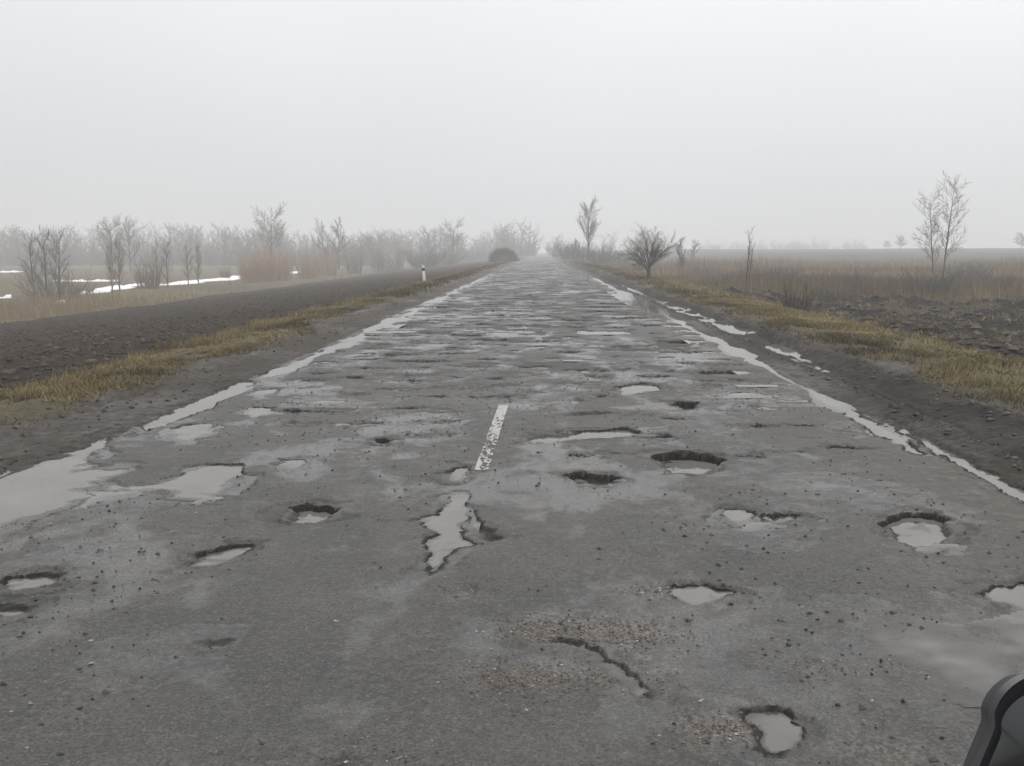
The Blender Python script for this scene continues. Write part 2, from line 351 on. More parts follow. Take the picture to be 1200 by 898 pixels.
hole([(935, 570), (960, 561), (1000, 566), (1055, 580), (1040, 586), (985, 576), (950, 576)], .015, .15, .1, -.006, 'pale shallow streak of water on the right lane near the mud')
hole([(612, 778), (640, 754), (660, 745), (692, 748), (714, 767), (735, 777), (770, 806), (758, 816), (720, 806), (690, 798), (650, 796)], .036, .34, .008, -.024, 'faint shallow puddle under the crooked crack, centre foreground', bare=.3, jit=.012, steep=[(655, 746), (692, 748), (714, 767), (735, 777), (769, 806)])
hole([(220, 757), (238, 747), (270, 749), (262, 762), (235, 765)], .030, .08, .03, -.016, 'tiny puddle alone in the left foreground')
hole([(145, 775), (165, 762), (178, 768), (160, 782), (148, 783)], .012, .1, .06, -.006, 'thin grey film of water in the left foreground')
hole([(370, 893), (400, 886), (420, 893), (415, 905), (380, 910)], .060, .05, .02)
hole([(112, 592), (125, 580), (150, 578), (146, 594), (120, 600)], .014, .12, .08, -.006, 'small milky puddle just below the large roadside puddle')
hole([(86, 652), (92, 648), (106, 648), (102, 654), (90, 656)], .016, .06, .04, -.006)
hole([(240, 588), (250, 584), (262, 586), (252, 592)], .03, .05, .02, -.010)
hole([(716, 459), (725, 452), (748, 448), (772, 451), (782, 456), (750, 461), (725, 463)], .055, .06, .012, -.022, 'bright small puddle with arched rim beyond the long pothole')
hole([(635, 490), (640, 487), (700, 480), (725, 482), (705, 485), (660, 489)], .03, .06, .02)
# big roadside puddle, left
hole([(-60, 565), (0, 548), (60, 533), (110, 511), (150, 498), (166, 496), (146, 510), (132, 520), (118, 534), (105, 545), (135, 543), (160, 547), (150, 556), (118, 562), (112, 568), (150, 572), (192, 574), (150, 580), (112, 584), (80, 594), (50, 606), (10, 622), (-40, 640)], .060, .16, .10, -.016, 'large bright puddle spreading from the left road edge', jit=.05)
hole([(156, 500), (200, 480), (250, 457), (285, 444), (300, 447), (284, 459), (244, 478), (204, 494), (172, 504)], .050, .03, .05, -.018, 'narrow bright puddle strip along the left road edge', jit=.03)
hole([(-40, 556), (0, 541), (34, 537), (10, 549), (-40, 566)], .035, .03, .06, -.012, 'thin sliver of water on the left mud shoulder beside the large puddle')
hole([(298, 440), (320, 430), (352, 427), (350, 433), (320, 440)], .05, .03, .05, -.018, 'short bright puddle on the left road edge beyond the narrow strip')
hole([(285, 462), (300, 456), (330, 454), (328, 459), (300, 464)], .04, .06, .04, -.014)
# right edge ruts
hole([(980, 486), (992, 476), (1010, 482), (1050, 504), (1090, 530), (1070, 530), (1030, 508), (1005, 494)], .050, .03, .06, -.018, 'inner bright puddle strip along the muddy right road edge', jit=.03)
hole([(1030, 486), (1042, 484), (1080, 504), (1140, 536), (1230, 583), (1260, 604), (1230, 604), (1165, 566), (1110, 536), (1060, 508)], .075, .03, .06, -.026, 'long bright rut of water against the mud bank at right', jit=.03)

XF = lambda y: 0.0
_r1 = random.Random(11)
RAND = []
def far_enough(x, y, r):
    for h in HOLES:
        a, b = h['P'].min(0) - r, h['P'].max(0) + r
        if a[0] < x < b[0] and a[1] - .3 < y < b[1] + .3: return False
    return True
def scatter(n, y0, y1, rx, ry, dep, wetp):
    k = 0; tries = 0
    while k < n and tries < n * 30:
        tries += 1
        y = y0 + (y1 - y0) * _r1.random()
        x = _r1.choice((-2.5, -1.0, .6, 2.1)) + _r1.gauss(0, .45) if _r1.random() < .7 else _r1.uniform(XL + .3, XR - .3)
        if not XL + .25 < x < XR - .25 or (-.85 < x < .1 and 6.6 < y < 10.6): continue
        k_ = _r1.random() ** 1.5; a = rx[0] + (rx[1] - rx[0]) * k_ * 1.5; b = (ry[0] + (ry[1] - ry[0]) * k_ * 1.3) * _r1.uniform(.6, 1.3)
        if not far_enough(x, y, a): continue
        if any(abs(x - q[0]) < (a + q[2]) * .55 and abs(y - q[1]) < (b + q[3]) * .7 for q in RAND): continue
        nv = 9; pts = []
        for i in range(nv):
            t = 2 * math.pi * i / nv; f = _r1.uniform(.65, 1.2)
            pts.append((x + a * f * math.cos(t), y + b * f * math.sin(t)))
        d = _r1.uniform(*dep); wet = _r1.random() < wetp
        HOLES.append(dict(P=np.array(pts), d=d, near=.10, far=_r1.uniform(.006, .03), level=(-d * _r1.uniform(.10, .5) if wet else None), label=None, bare=0, jit=_r1.uniform(.06, .13), far_one=True))
        RAND.append((x, y, a, b)); k += 1
scatter(34, 7.5, 11.5, (.10, .30), (.06, .14), (.030, .060), .30)
scatter(140, 10.5, 18, (.17, .50), (.10, .24), (.05, .10), .30)
scatter(220, 18, 34, (.22, .68), (.18, .46), (.055, .105), .40)
scatter(130, 34, 75, (.25, .80), (.28, .75), (.065, .12), .45)
scatter(80, 75, 150, (.3, .9), (.5, 1.3), (.07, .12), .5)
for h in HOLES:
    if 'far_one' in h: h['P'] = h['P']

def poly_sd(P, X, Y):
    """distance to the polygon, positive inside"""
    d2 = np.full(X.shape, 1e9); ins = np.zeros(X.shape, bool)
    n = len(P)
    for i in range(n):
        ax, ay = P[i]; bx, by = P[(i + 1) % n]
        ex, ey = bx - ax, by - ay
        wx, wy = X - ax, Y - ay
        t = np.clip((wx * ex + wy * ey) / (ex * ex + ey * ey + 1e-12), 0, 1)
        d2 = np.minimum(d2, (wx - ex * t) ** 2 + (wy - ey * t) ** 2)
        c = ((ay <= Y) & (by > Y)) | ((by <= Y) & (ay > Y))
        xi = ax + (Y - ay) / (by - ay + 1e-12) * ex
        ins ^= c & (X < xi)
    return np.sqrt(d2) * np.where(ins, 1, -1)

def rut(xc, w, d, x, y, x_noise=.05, seed=3, breaks=0.0):
    c = xc + fbm(y * .35, y * 0, seed, 3) * x_noise * 4
    amt = np.clip(1 + breaks * (fbm(y * .45, y * 0 + 9, seed + 5, 3)) * 3, 0, 1.3)
    w = w * np.clip(1 + 2.4 * fbm(y * .9, y * 0 + 4, seed + 11, 3), .35, 2.2)
    c = c + .05 * fbm(x * 2.5, y * 1.6, seed + 15, 3)
    return d * amt * np.exp(-((x - c) / w) ** 2)

def field_lvl(x):                             # cross section left of the road
    return np.interp(x, [-1300, -90, -40, -33, -29, -27, -25, -6.4, -5.2, -4.5, -3.6], [-1.4, -1.7, -1.85, -2.0, -2.15, -2.05, -1.72, -0.10, .05, .045, 0.0])
def marsh_lvl(x, y):
    near = np.interp(x, [3.1, 3.9, 4.6, 6.4, 8.0, 10.0, 13, 1300], [0, .05, .06, .02, -.35, -.75, -.9, -.9])
    dist = np.hypot(x, y)
    return near + 3.0 * sstep(110, 480, dist) * sstep(6, 60, x)

def base_z(x, y):
    z = np.where(x < XL, field_lvl(np.minimum(x, XL)), np.where(x > XR, marsh_lvl(np.maximum(x, XR), y), 0.0))
    return z

def und(x, y): return .017 * fbm(x * .9, y * .7, 1, 3) * sstep(-3.2, -2.2, x)

def surface(xs, ys):
    """height and surface attributes of road and shoulders on the grid xs × ys"""
    X, Y = np.meshgrid(xs, ys)
    z = base_z(X, Y)
    onroad = sstep(XL - .12, XL + .12, X + fbm(X * 3, Y * 1.2, 77, 3) * .35) * (1 - sstep(XR - .15, XR + .15, X + fbm(X * 3, Y * 1.2, 78, 3) * .3))
    z = z + und(X, Y) + .004 * fbm(X * 6, Y * 6, 2, 3)
    off = 1 - onroad
    z = z + off * (.030 * fbm(X * 3.0, Y * 2.2, 31, 4) + .022 * np.abs(fbm(X * 11, Y * 8, 32, 3)))
    # ruts along both edges
    dl = rut(-3.42, .14, .058, X, Y, .04, 3, .85) * sstep(10, 12, Y) + rut(-4.35, .16, .045, X, Y, .03, 8, .9) * sstep(6, 8, Y)
    dr = rut(3.05, .115, .062, X, Y, .025, 13, .35) * sstep(9.5, 10.5, Y)
    dr = dr + rut(3.75, .15, .062, X, Y, .02, 23, 1.0) * sstep(9, 11, Y) + rut(3.95, .20, .075, X, Y, .03, 29, .8) * sstep(12, 14, Y) * (1 - sstep(30, 34, Y))
    dr = dr + .055 * np.exp(-((Y - 33) / 7.0) ** 2) * sstep(2.0, 2.9, X) * (1 - sstep(4.2, 4.8, X)) * np.clip(.6 + 1.6 * fbm(X * 1.5, Y * .5, 66, 3), 0, 1.3)
    dr = dr + rut(3.58, .07, .030, X, Y, .015, 37, .3) * sstep(5, 7, Y) + rut(4.30, .08, .030, X, Y, .02, 39, .5)
    bank = .07 * np.exp(-((X - 3.45) / .10) ** 2) * np.clip(.7 + 1.4 * fbm(X * 2, Y * 1.5, 41, 3), 0, 1.5) * sstep(6, 9, Y) * .4
    bank = bank + .085 * np.exp(-((X - 4.12) / .20) ** 2) * np.clip(.6 + 1.5 * fbm(X * 3, Y * 1.6, 43, 4), 0, 1.5)
    z = z - dl - dr + bank
    dep = np.zeros_like(z); shore = np.zeros_like(z); holed = np.zeros_like(z); rimw = np.zeros_like(z); bare = np.zeros_like(z)
    for h in HOLES:
        P = h['P']; a, b = P.min(0) - .3, P.max(0) + .3
        i0, i1 = np.searchsorted(ys, [a[1], b[1]]); j0, j1 = np.searchsorted(xs, [a[0], b[0]])
        if i1 <= i0 or j1 <= j0: continue
        x, y = X[i0:i1, j0:j1], Y[i0:i1, j0:j1]
        j = h['jit']
        j = max(j, .022)
        xx = x + j * 3.2 * fbm(x * 6, y * 6, 51, 4, .65); yy = y + j * 3.2 * fbm(x * 6, y * 6, 61, 4, .65)
        sd = poly_sd(P, xx, yy) + .020 * fbm(x * 26, y * 26, 67, 2)
        t = (y - P[:, 1].min()) / (np.ptp(P[:, 1]) + 1e-6); nr_ = h['near'] if h['near'] < .04 else max(h['near'], .11)
        w = nr_ + (h['far'] - nr_) * sstep(.45, .80, t + .25 * fbm(x * 4, y * 4, 83, 2))
        if h.get('steep') is not None:
            S = h['steep']; ds = np.full(x.shape, 9.0)
            for (ax, ay), (bx, by) in zip(S[:-1], S[1:]):
                tt = np.clip(((xx - ax) * (bx - ax) + (yy - ay) * (by - ay)) / ((bx - ax) ** 2 + (by - ay) ** 2), 0, 1)
                ds = np.minimum(ds, np.hypot(xx - ax - (bx - ax) * tt, yy - ay - (by - ay) * tt))
            w = h['far'] + (h['near'] - h['far']) * sstep(.03, .16, ds)
        w = w * (1 + 1.6 * np.clip(fbm(x * 5, y * 5, 69, 3) + .1, 0, 1)) + .012
        dd = h['d'] * sstep(0, 1, np.clip(sd / w, 0, 1) * .95) * (1 + .7 * fbm(x * 14, y * 14, 71, 3))
        if h['d'] > .03:
            led = sstep(0, .012, sd + .045 + .20 * fbm(x * 4.5, y * 4.5, 87, 3)) * (sd > -.14)
            dd = np.maximum(dd, min(.28 * h['d'], .013) * led)
        sl = (slice(i0, i1), slice(j0, j1))
        dep[sl] = np.maximum(dep[sl], dd)
        holed[sl] = np.maximum(holed[sl], sstep(-.012, .008, sd) * sstep(.018, .04, h['d']) * (1 - sstep(.05, .12, w)))  # steep walls take the darkened colour, broken asphalt and painted shade together
        if h['level'] is not None: shore[sl] = np.maximum(shore[sl], 1 - sstep(-.004, .016, -h['level'] - dd))
        dep[sl] += h['d'] * .22 * np.clip(1 + sd / .22, 0, 1) ** 2 * (sd < 0) * (.5 + fbm(x * 3, y * 3, 73, 2))
        rimw[sl] = np.maximum(rimw[sl], np.clip(1 - np.abs(sd) / .22, 0, 1))
        if h['bare']: bare[sl] = np.maximum(bare[sl], h['bare'] * sstep(-.1, .05, sd))
    z = z - dep
    mud = np.clip(off + .9 * sstep(XR - 1.05, XR - .35, X + .6 * fbm(X * 2, Y * .4, 88, 4)) + .8 * sstep(.18, .42, fbm(X * .55, Y * .28, 91, 4)) * (1 - sstep(-2.6, -1.2, X)), 0, 1)
    fl = fbm(X * 1.5 + .6 * fbm(X * 2, Y * 2, 8, 2), Y * .8, 5, 5, .6)
    rav = sstep(.10, .24, fbm(X * 2.4, Y * 1.5, 19, 4, .6)) * onroad * sstep(-.02, .02, z + .02)
    z = z - (.007 + .018 * sstep(10, 18, Y)) * rav; bare = np.maximum(bare, .22 * rav)
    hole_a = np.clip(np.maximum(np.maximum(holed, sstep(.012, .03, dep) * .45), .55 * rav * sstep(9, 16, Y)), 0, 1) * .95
    wet = np.clip(.24 + .28 * fbm(X * 2.0, Y * .10, 9, 3) + .6 * fl + .55 * (1 - .45 * sstep(13, 30, Y)) * sstep(.0, .30, fl + .3 * fbm(X * 4, Y * 2, 7, 3)) - .2 * rav + .10 * sstep(8, 22, Y) - .25 * (1 - sstep(3, 6, Y)), 0, 1)
    wet = wet * (1 - .65 * mud * sstep(1.5, 2.2, X))
    wet = np.clip(np.maximum(wet, shore * (rimw > 0) * .95), 0, 1)
    wet = np.where(off > .5, np.clip(.35 + .9 * fbm(X * 1.5, Y * .6, 6, 4), 0, 1), wet)
    for (px, py, r) in ((680, 728, .30), (640, 742, .25), (610, 790, .35), (740, 742, .30), (545, 700, .2), (770, 780, .3), (840, 850, .25), (1040, 880, .3)):
        cx, cy = ground_point(px, py)
        q = np.hypot((X - cx) * .8, (Y - cy) * 1.3) + .25 * fbm(X * 6, Y * 6, 95, 3)
        bare = np.maximum(bare, (1 - sstep(r * .1, r * .8, q)) * .5)
    grass = np.where(X < 0, sstep(-4.35, -5.0, X + .7 * fbm(X * 1.5, Y * .8, 14, 4)), sstep(4.15, 5.1, X + .9 * fbm(X * 1.5, Y * .7, 15, 4)))
    peat = np.where(X > 0, sstep(6.3, 7.4, X + 1.2 * fbm(X * .6, Y * .35, 16, 4)), sstep(-5.7, -6.2, X + .5 * fbm(X * 2, Y * .9, 18, 3)) * .9)
    wmud = sstep(3.25, 3.5, X) * (1 - sstep(3.95, 4.6, X + .4 * fbm(X * 2, Y * .8, 44, 3)))
    peat = np.maximum(peat, .95 * wmud)
    wet = np.where(off > .5, np.clip(wet * (1 - .8 * grass) * (1 - .3 * wmud), 0, 1), wet)
    return z, dict(mud=mud, hole=hole_a, wet=wet, bare=bare, grass=grass, peat=peat)

ROWS = [np.linspace(1.5, 12, 700), np.linspace(12, 40, 781), np.linspace(40, 150, 551), np.concatenate([np.linspace(150, 400, 120), np.linspace(410, 1250, 40)])]
BACK = np.linspace(-30, 1.5, 40)

def strip_cols(a, b, n):                      # four nested column sets that share their ends
    return [np.linspace(a, b, n + 1), np.linspace(a, b, n // 2 + 1), np.linspace(a, b, n // 4 + 1), np.linspace(a, b, n // 8 + 1)]

PATCH = []                                    # for sampling heights later
def build_strip(name, a, b, n, mat, keys):
    cols = strip_cols(a, b, n)
    V, Q, A, base = [], [], {k: [] for k in keys}, 0
    blocks = [(cols[3], BACK)] + list(zip(cols, ROWS))
    zs = [list(surface(c, r)) for c, r in blocks]
    for i in range(1, len(blocks) - 1):       # fit each fine border row to the coarser next block
        zs[i][0][-1] = np.interp(blocks[i][0], blocks[i + 1][0], zs[i + 1][0][0])
    zs[1][0][0] = np.interp(blocks[1][0], blocks[0][0], zs[0][0][-1])
    for (c, r), (z, at) in zip(blocks, zs):
        X, Y = np.meshgrid(c, r)
        V.append(np.stack([X.ravel(), Y.ravel(), z.ravel()], 1))
        for k in keys: A[k].append(at[k].ravel())
        nc, nr = len(c), len(r)
        idx = np.arange(nc * nr).reshape(nr, nc) + base
        Q.append(np.stack([idx[:-1, :-1], idx[:-1, 1:], idx[1:, 1:], idx[1:, :-1]], -1).reshape(-1, 4))
        base += nc * nr
        PATCH.append((c, r, z, at))
    me = np_mesh(name, np.concatenate(V), np.concatenate(Q), attrs={k: np.concatenate(v) for k, v in A.items()})
    return add(name, me, mat, kind='structure')

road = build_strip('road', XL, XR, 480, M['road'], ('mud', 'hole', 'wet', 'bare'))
XVL, XVR = -6.3, 8.2
verge_l = build_strip('muddy_verge_left', XVL, XL, 120, M['verge'], ('grass', 'wet', 'peat'))
verge_r = build_strip('muddy_verge_right', XR, XVR, 160, M['verge'], ('grass', 'wet', 'peat'))

def sample(x, y, key=None):
    x = np.atleast_1d(np.asarray(x, float)); y = np.atleast_1d(np.asarray(y, float))
    out = base_z(x, y) if key is None else np.zeros_like(x)
    for c, r, z, at in PATCH:
        m = (x >= c[0]) & (x <= c[-1]) & (y >= r[0]) & (y <= r[-1])
        if not m.any(): continue
        src = z if key is None else at[key]
        fx = (x[m] - c[0]) / (c[-1] - c[0]) * (len(c) - 1); j = np.clip(fx.astype(int), 0, len(c) - 2); tx = fx - j
        i = np.clip(np.searchsorted(r, y[m]) - 1, 0, len(r) - 2); ty = (y[m] - r[i]) / (r[i + 1] - r[i])
        out[m] = (src[i, j] * (1 - tx) + src[i, j + 1] * tx) * (1 - ty) + (src[i + 1, j] * (1 - tx) + src[i + 1, j + 1] * tx) * ty
    return out

# ------------------------------------------------------------------ land beyond the verges
def field_z(x, y):
    z = base_z(x, y)
    f = sstep(-6.2, -7.0, x) * sstep(-26, -24.5, x)
    z = z + f * (.05 * fbm(x * .9, y * .25, 101, 3) + .10 * np.abs(fbm(x * 2.2, y * .6, 102, 4)) * sstep(160, 30, y))
    z = z + sstep(-26, -30, x) * .25 * fbm(x * .08, y * .05, 103, 4)
    z = z + .22 * fbm(x * .05, y * .09, 105, 3) * sstep(-18, -24, x) * sstep(-34, -27, x)
    return z - .03 * sstep(-6.6, -6.2, x)
def marsh_z(x, y):
    z = base_z(x, y)
    d = sstep(8.0, 9.5, x)
    dark = dark_zone(x, y)
    z = z + d * (.36 * fbm(x * .35, y * .22, 111, 4) + dark * .75 * np.abs(fbm(x * .8, y * .5, 112, 4)))
    return z - .03 * sstep(8.8, 8.2, x)
def dark_zone(x, y):
    b = y - (55 - .10 * x) + 14 * fbm(x * .10, y * .06, 113, 3)
    return 1 - sstep(-4, 6, b)

def sheet(name, xs, ys, zf, mat, attrs=None):
    X, Y = np.meshgrid(xs, ys); Z = zf(X, Y)
    nc, nr = len(xs), len(ys); idx = np.arange(nc * nr).reshape(nr, nc)
    q = np.stack([idx[:-1, :-1], idx[:-1, 1:], idx[1:, 1:], idx[1:, :-1]], -1).reshape(-1, 4)
    me = np_mesh(name, np.stack([X.ravel(), Y.ravel(), Z.ravel()], 1), q, attrs={k: f(X, Y).ravel() for k, f in (attrs or {}).items()})
    return add(name, me, mat, kind='structure')

fy = np.concatenate([np.linspace(-30, 8, 12), np.linspace(8.2, 40, 320), np.linspace(40.4, 110, 170), np.linspace(112, 260, 60), np.linspace(275, 1250, 50)])
sheet('ploughed_field', np.linspace(-25.4, -6.25, 130), fy, field_z, M['field'], {'stubble': lambda x, y: sstep(-8.0, -6.4, x + fbm(x, y * .4, 5, 3)) * .9 + .15})
mx = -25.35 - np.concatenate([[0], np.cumsum(np.geomspace(.5, 90, 46))]); mx = mx[mx > -1250]; mx = np.append(mx, -1250)[::-1]
my = np.concatenate([np.linspace(-30, 20, 12), np.linspace(21, 120, 120), np.linspace(122, 330, 70), np.linspace(345, 1250, 40)])
sheet('meadow', mx, my, field_z, M['meadow'], {'peat': lambda x, y: x * 0})
rx = 8.15 + np.concatenate([[0], np.cumsum(np.concatenate([np.full(90, .22), np.geomspace(.25, 80, 50)]))]); rx = np.append(rx[rx < 1240], 1250)
ry = np.concatenate([np.linspace(-30, 9, 12), np.linspace(9.2, 55, 260), np.linspace(55.5, 130, 110), np.linspace(133, 330, 60), np.linspace(345, 1250, 40)])
sheet('marsh', rx, ry, marsh_z, M['meadow'], {'peat': lambda x, y: np.clip(dark_zone(x, y) * (1 - .7 * sstep(.12, .3, fbm(x * .5, y * .3, 115, 4))) + .5 * sstep(.1, .3, fbm(x * .05, y * .02, 116, 3)) + .65 * sstep(120, 200, np.hypot(x, y)), 0, 1)})
def land_z(x, y):
    x = np.atleast_1d(np.asarray(x, float)); y = np.atleast_1d(np.asarray(y, float))
    return np.where(x < XVL, field_z(x, y), np.where(x > XVR, marsh_z(x, y), sample(x, y)))
def lz(x, y): return float(land_z(x, y)[0])

# ------------------------------------------------------------------ water in the potholes and ruts
def puddle_mesh(P, level, grow=.10):
    a, b = P.min(0) - grow, P.max(0) + grow; yc = .5 * (a[1] + b[1])
    st = float(np.clip(.004 * yc, .018, .16))
    xs = np.linspace(a[0], b[0], max(4, int((b[0] - a[0]) / st))); ys = np.linspace(a[1], b[1], max(4, int((b[1] - a[1]) / (st * 1.3))))
    X, Y = np.meshgrid(xs, ys); x, y = X.ravel(), Y.ravel()
    dep = level - sample(x, y)
    ok = ((poly_sd(P, x, y) > -grow) & (dep > -.05)).reshape(X.shape)
    idx = np.arange(X.size).reshape(X.shape)
    q = np.stack([idx[:-1, :-1], idx[:-1, 1:], idx[1:, 1:], idx[1:, :-1]], -1)
    keep = ok[:-1, :-1] & ok[:-1, 1:] & ok[1:, 1:] & ok[1:, :-1]
    wetc = (np.maximum.reduce([dep.reshape(X.shape)[:-1, :-1], dep.reshape(X.shape)[:-1, 1:], dep.reshape(X.shape)[1:, 1:], dep.reshape(X.shape)[1:, :-1]]) > 0)
    kw = keep & wetc; lab = np.zeros(kw.shape, int); best, nb = 0, 0
    for i0, j0 in zip(*np.nonzero(kw)):              # keep the largest connected sheet of water
        if lab[i0, j0]: continue
        nb += 1; st_, cnt = [(i0, j0)], 0; lab[i0, j0] = nb
        while st_:
            i, j = st_.pop(); cnt += 1
            for a_, b_ in ((i + 1, j), (i - 1, j), (i, j + 1), (i, j - 1)):
                if 0 <= a_ < kw.shape[0] and 0 <= b_ < kw.shape[1] and kw[a_, b_] and not lab[a_, b_]: lab[a_, b_] = nb; st_.append((a_, b_))
        if cnt > best: best, bl = cnt, nb
    if not best: return None
    q = q[lab == bl]
    if len(q) < 2: return None
    used, inv = np.unique(q.ravel(), return_inverse=True)
    return np_mesh('puddle', np.stack([x[used], y[used], np.full(len(used), level)], 1), inv.reshape(-1, 4), attrs={'depth': np.clip(dep[used], 0, .2)})
n_far = 0
for h in HOLES:
    if h['level'] is None: continue
    n_far += 1
    c_ = h['P'].mean(0); me = puddle_mesh(h['P'], h['level'] + float(und(c_[:1], c_[1:])[0]) - .00021 * (n_far % 9))
    if me is None: continue
    if h['label']: add('puddle', me, M['water'], label=h['label'], category='puddle', group='puddles in the potholes')
    else:
        lane = 'left' if c_[0] < -.37 else 'right'
        where = ('near the white centre dash' if c_[1] < 12 else 'just beyond the white centre dash' if c_[1] < 18 else 'in the middle distance' if c_[1] < 34 else 'about level with the marker post' if c_[1] < 75 else 'close to the vanishing end of the road')
        add('puddle', me, M['water'], label='small shallow puddle in the %s lane %s' % (lane, where), category='puddle', group='small puddles in the %s lane %s' % (lane, where))
def rut_water(x0, x1, y0, y1, level, label):
    P = np.array([(x0, y0), (x1, y0), (x1, y1), (x0, y1)])
    xs = np.linspace(x0, x1, 26); ys = np.concatenate([np.arange(y0, min(y1, 40), .10), np.arange(40, y1, .5)]) if y1 > 40 else np.arange(y0, y1, .10)
    X, Y = np.meshgrid(xs, ys); dep = (level - sample(X.ravel(), Y.ravel())).reshape(X.shape)
    idx = np.arange(X.size).reshape(X.shape); q = np.stack([idx[:-1, :-1], idx[:-1, 1:], idx[1:, 1:], idx[1:, :-1]], -1)
    mx = np.maximum.reduce([dep[:-1, :-1], dep[:-1, 1:], dep[1:, 1:], dep[1:, :-1]])
    me = np_mesh('puddle', np.stack([X.ravel(), Y.ravel(), np.full(X.size, level)], 1), q[mx > 0], attrs={'depth': np.clip(dep.ravel(), 0, .2)})
    add('puddle', me, M['water'], label=label, category='puddle', group='water standing in the edge ruts')
rut_water(-3.98, -2.95, 9.8, 80, -.0195, 'long broken line of bright water along the far left road edge')
rut_water(2.50, 3.46, 9.2, 150, -.0205, 'long bright line of water along the far right road edge')
rut_water(3.45, 4.6, 10.5, 46, -.006, 'broken glints of water in the wheel track on the right mud bank')

# ------------------------------------------------------------------ worn centre dashes
def dash(y0, y1, wear, seed):
    xs = np.arange(-.05, .051, .01); ys = np.arange(y0, y1, .018 if y0 < 12 else .06)
    X, Y = np.meshgrid(xs, ys); p0, p1 = ground_point(563.5, 552), ground_point(590, 476); X = X + p0[0] + (p1[0] - p0[0]) * (np.minimum(Y, 12) - p0[1]) / (p1[1] - p0[1])
    Z = sample(X.ravel(), Y.ravel()).reshape(X.shape) + .004
    nc, nr = X.shape[1], X.shape[0]; idx = np.arange(nc * nr).reshape(nr, nc)
    q = np.stack([idx[:-1, :-1], idx[:-1, 1:], idx[1:, 1:], idx[1:, :-1]], -1).reshape(-1, 4)
    cx, cy = X[:-1, :-1].ravel(), Y[:-1, :-1].ravel()
    keep = fbm(cx * 60, cy * 24, seed, 3) + .7 * fbm(cx * 5, cy * 2, seed + 3, 3) > wear
    keep &= sample(cx, cy) > -.012
    me = np_mesh('lane_marking', np.stack([X.ravel(), Y.ravel(), Z.ravel()], 1), q[keep])
    add('lane_marking', me, M['paint'], parent=road)
dash(7.05, 10.05, -.15, 201); dash(19.0, 21.6, .05, 202); dash(31, 33.6, .1, 203)

# ------------------------------------------------------------------ loose grit, gravel and clods
OCT = np.array([(1, 0, 0), (-1, 0, 0), (0, 1, 0), (0, -1, 0), (0, 0, 1), (0, 0, -1)], float)
OCT_F = np.array([(0, 2, 4), (2, 1, 4), (1, 3, 4), (3, 0, 4), (2, 0, 5), (1, 2, 5), (3, 1, 5), (0, 3, 5)])
def stones(name, x, y, z, size, mat, flat=.7, rng=RNG, label=None, smooth=False, category=None):
    n = len(x); j = rng.uniform(.6, 1.25, (n, 6, 1))
    v = OCT[None] * j + rng.uniform(-.28, .28, (n, 6, 3))
    a = rng.uniform(0, 6.28, n); ca, sa = np.cos(a)[:, None], np.sin(a)[:, None]
    s = size[:, None]
    vx, vy = v[..., 0] * s * rng.uniform(.8, 1.3, n)[:, None], v[..., 1] * s
    X = vx * ca - vy * sa + x[:, None]; Y = vx * sa + vy * ca + y[:, None]; Z = v[..., 2] * s * flat + z[:, None] + .35 * s * flat
    T = (OCT_F[None] + (np.arange(n) * 6)[:, None, None]).reshape(-1, 3)
    me = np_mesh(name, np.stack([X, Y, Z], -1).reshape(-1, 3), None, T, smooth, {'var': np.repeat(rng.random(n), 6)})
    return add(name, me, mat, kind='stuff', label=label, category=category)
def road_scatter(n, y0, y1, cl, seed):
    y = y0 + (y1 - y0) * RNG.random(n) ** 1.3; x = RNG.uniform(XL - .1, XR + .1, n)
    k = fbm(x * .9, y * .7, seed, 4) + .25 * fbm(x * 5, y * 4, seed + 9, 2) > RNG.uniform(-cl, cl, n)
    return x[k], y[k]
x, y = road_scatter(22000, 2.6, 15, .26, 301)
stones('loose_grit', x, y, sample(x, y), RNG.uniform(.05, 1, len(x)) ** 5.0 * .012 + .0017, M['stone'], label='dark loose grit strewn over the broken asphalt', category='grit')
gx, gy = [], []
for (px, py, rx_, ry_, n) in ((660, 733, .28, .08, 420), (625, 742, .18, .06, 160), (742, 742, .24, .12, 420), (605, 792, .24, .13, 420), (585, 800, .2, .12, 160), (700, 792, .26, .10, 220), (548, 690, .16, .10, 120), (775, 690, .20, .08, 260), (842, 852, .16, .10, 300), (1000, 782, .3, .1, 160), (440, 884, .22, .06, 110)):
    cx, cy = ground_point(px, py)
    n = int(n * .8)
    gx.append(RNG.normal(cx, rx_ * .5, n)); gy.append(RNG.normal(cy, ry_ * .8, n))
x, y = np.concatenate(gx), np.concatenate(gy)
stones('loose_gravel', x, y, sample(x, y), RNG.uniform(.3, 1, len(x)) ** 2.2 * .0055 + .002, M['redstone'], label='reddish gravel patches where the asphalt has worn away', category='gravel')
# mud clods along the right bank and the left shoulder
n = 5000
y = 5 + 50 * RNG.random(n) ** 1.8
x = np.where(RNG.random(n) < .72, np.where(RNG.random(n) < .35, RNG.normal(3.45, .06, n), RNG.normal(4.12, .2, n)), RNG.normal(-4.25, .35, n))
sz = RNG.uniform(.1, 1, n) ** 4 * .032 + .005
k = (x > XR + .15) | (x < XL - .2)
stones('mud_clods', x[k], y[k], sample(x[k], y[k]), sz[k], M['mudclod'], .7, label='dark wet mud clods thrown up along the wheel tracks', category='mud')
n = 11000
y = 10.5 + 70 * RNG.random(n) ** 1.7; x = -6.5 - 18.6 * RNG.random(n) ** 1.15
sz = (RNG.uniform(.1, 1, n) ** 4 * .055 + .010)
stones('soil_clods', x, y, field_z(x, y), sz, M['clod'], .75, label='dark clods of turned soil in the ploughed field', category='soil')
n = 2600
y = 10.5 + 22 * RNG.random(n) ** 1.3; x = -6.6 - 12 * RNG.random(n)
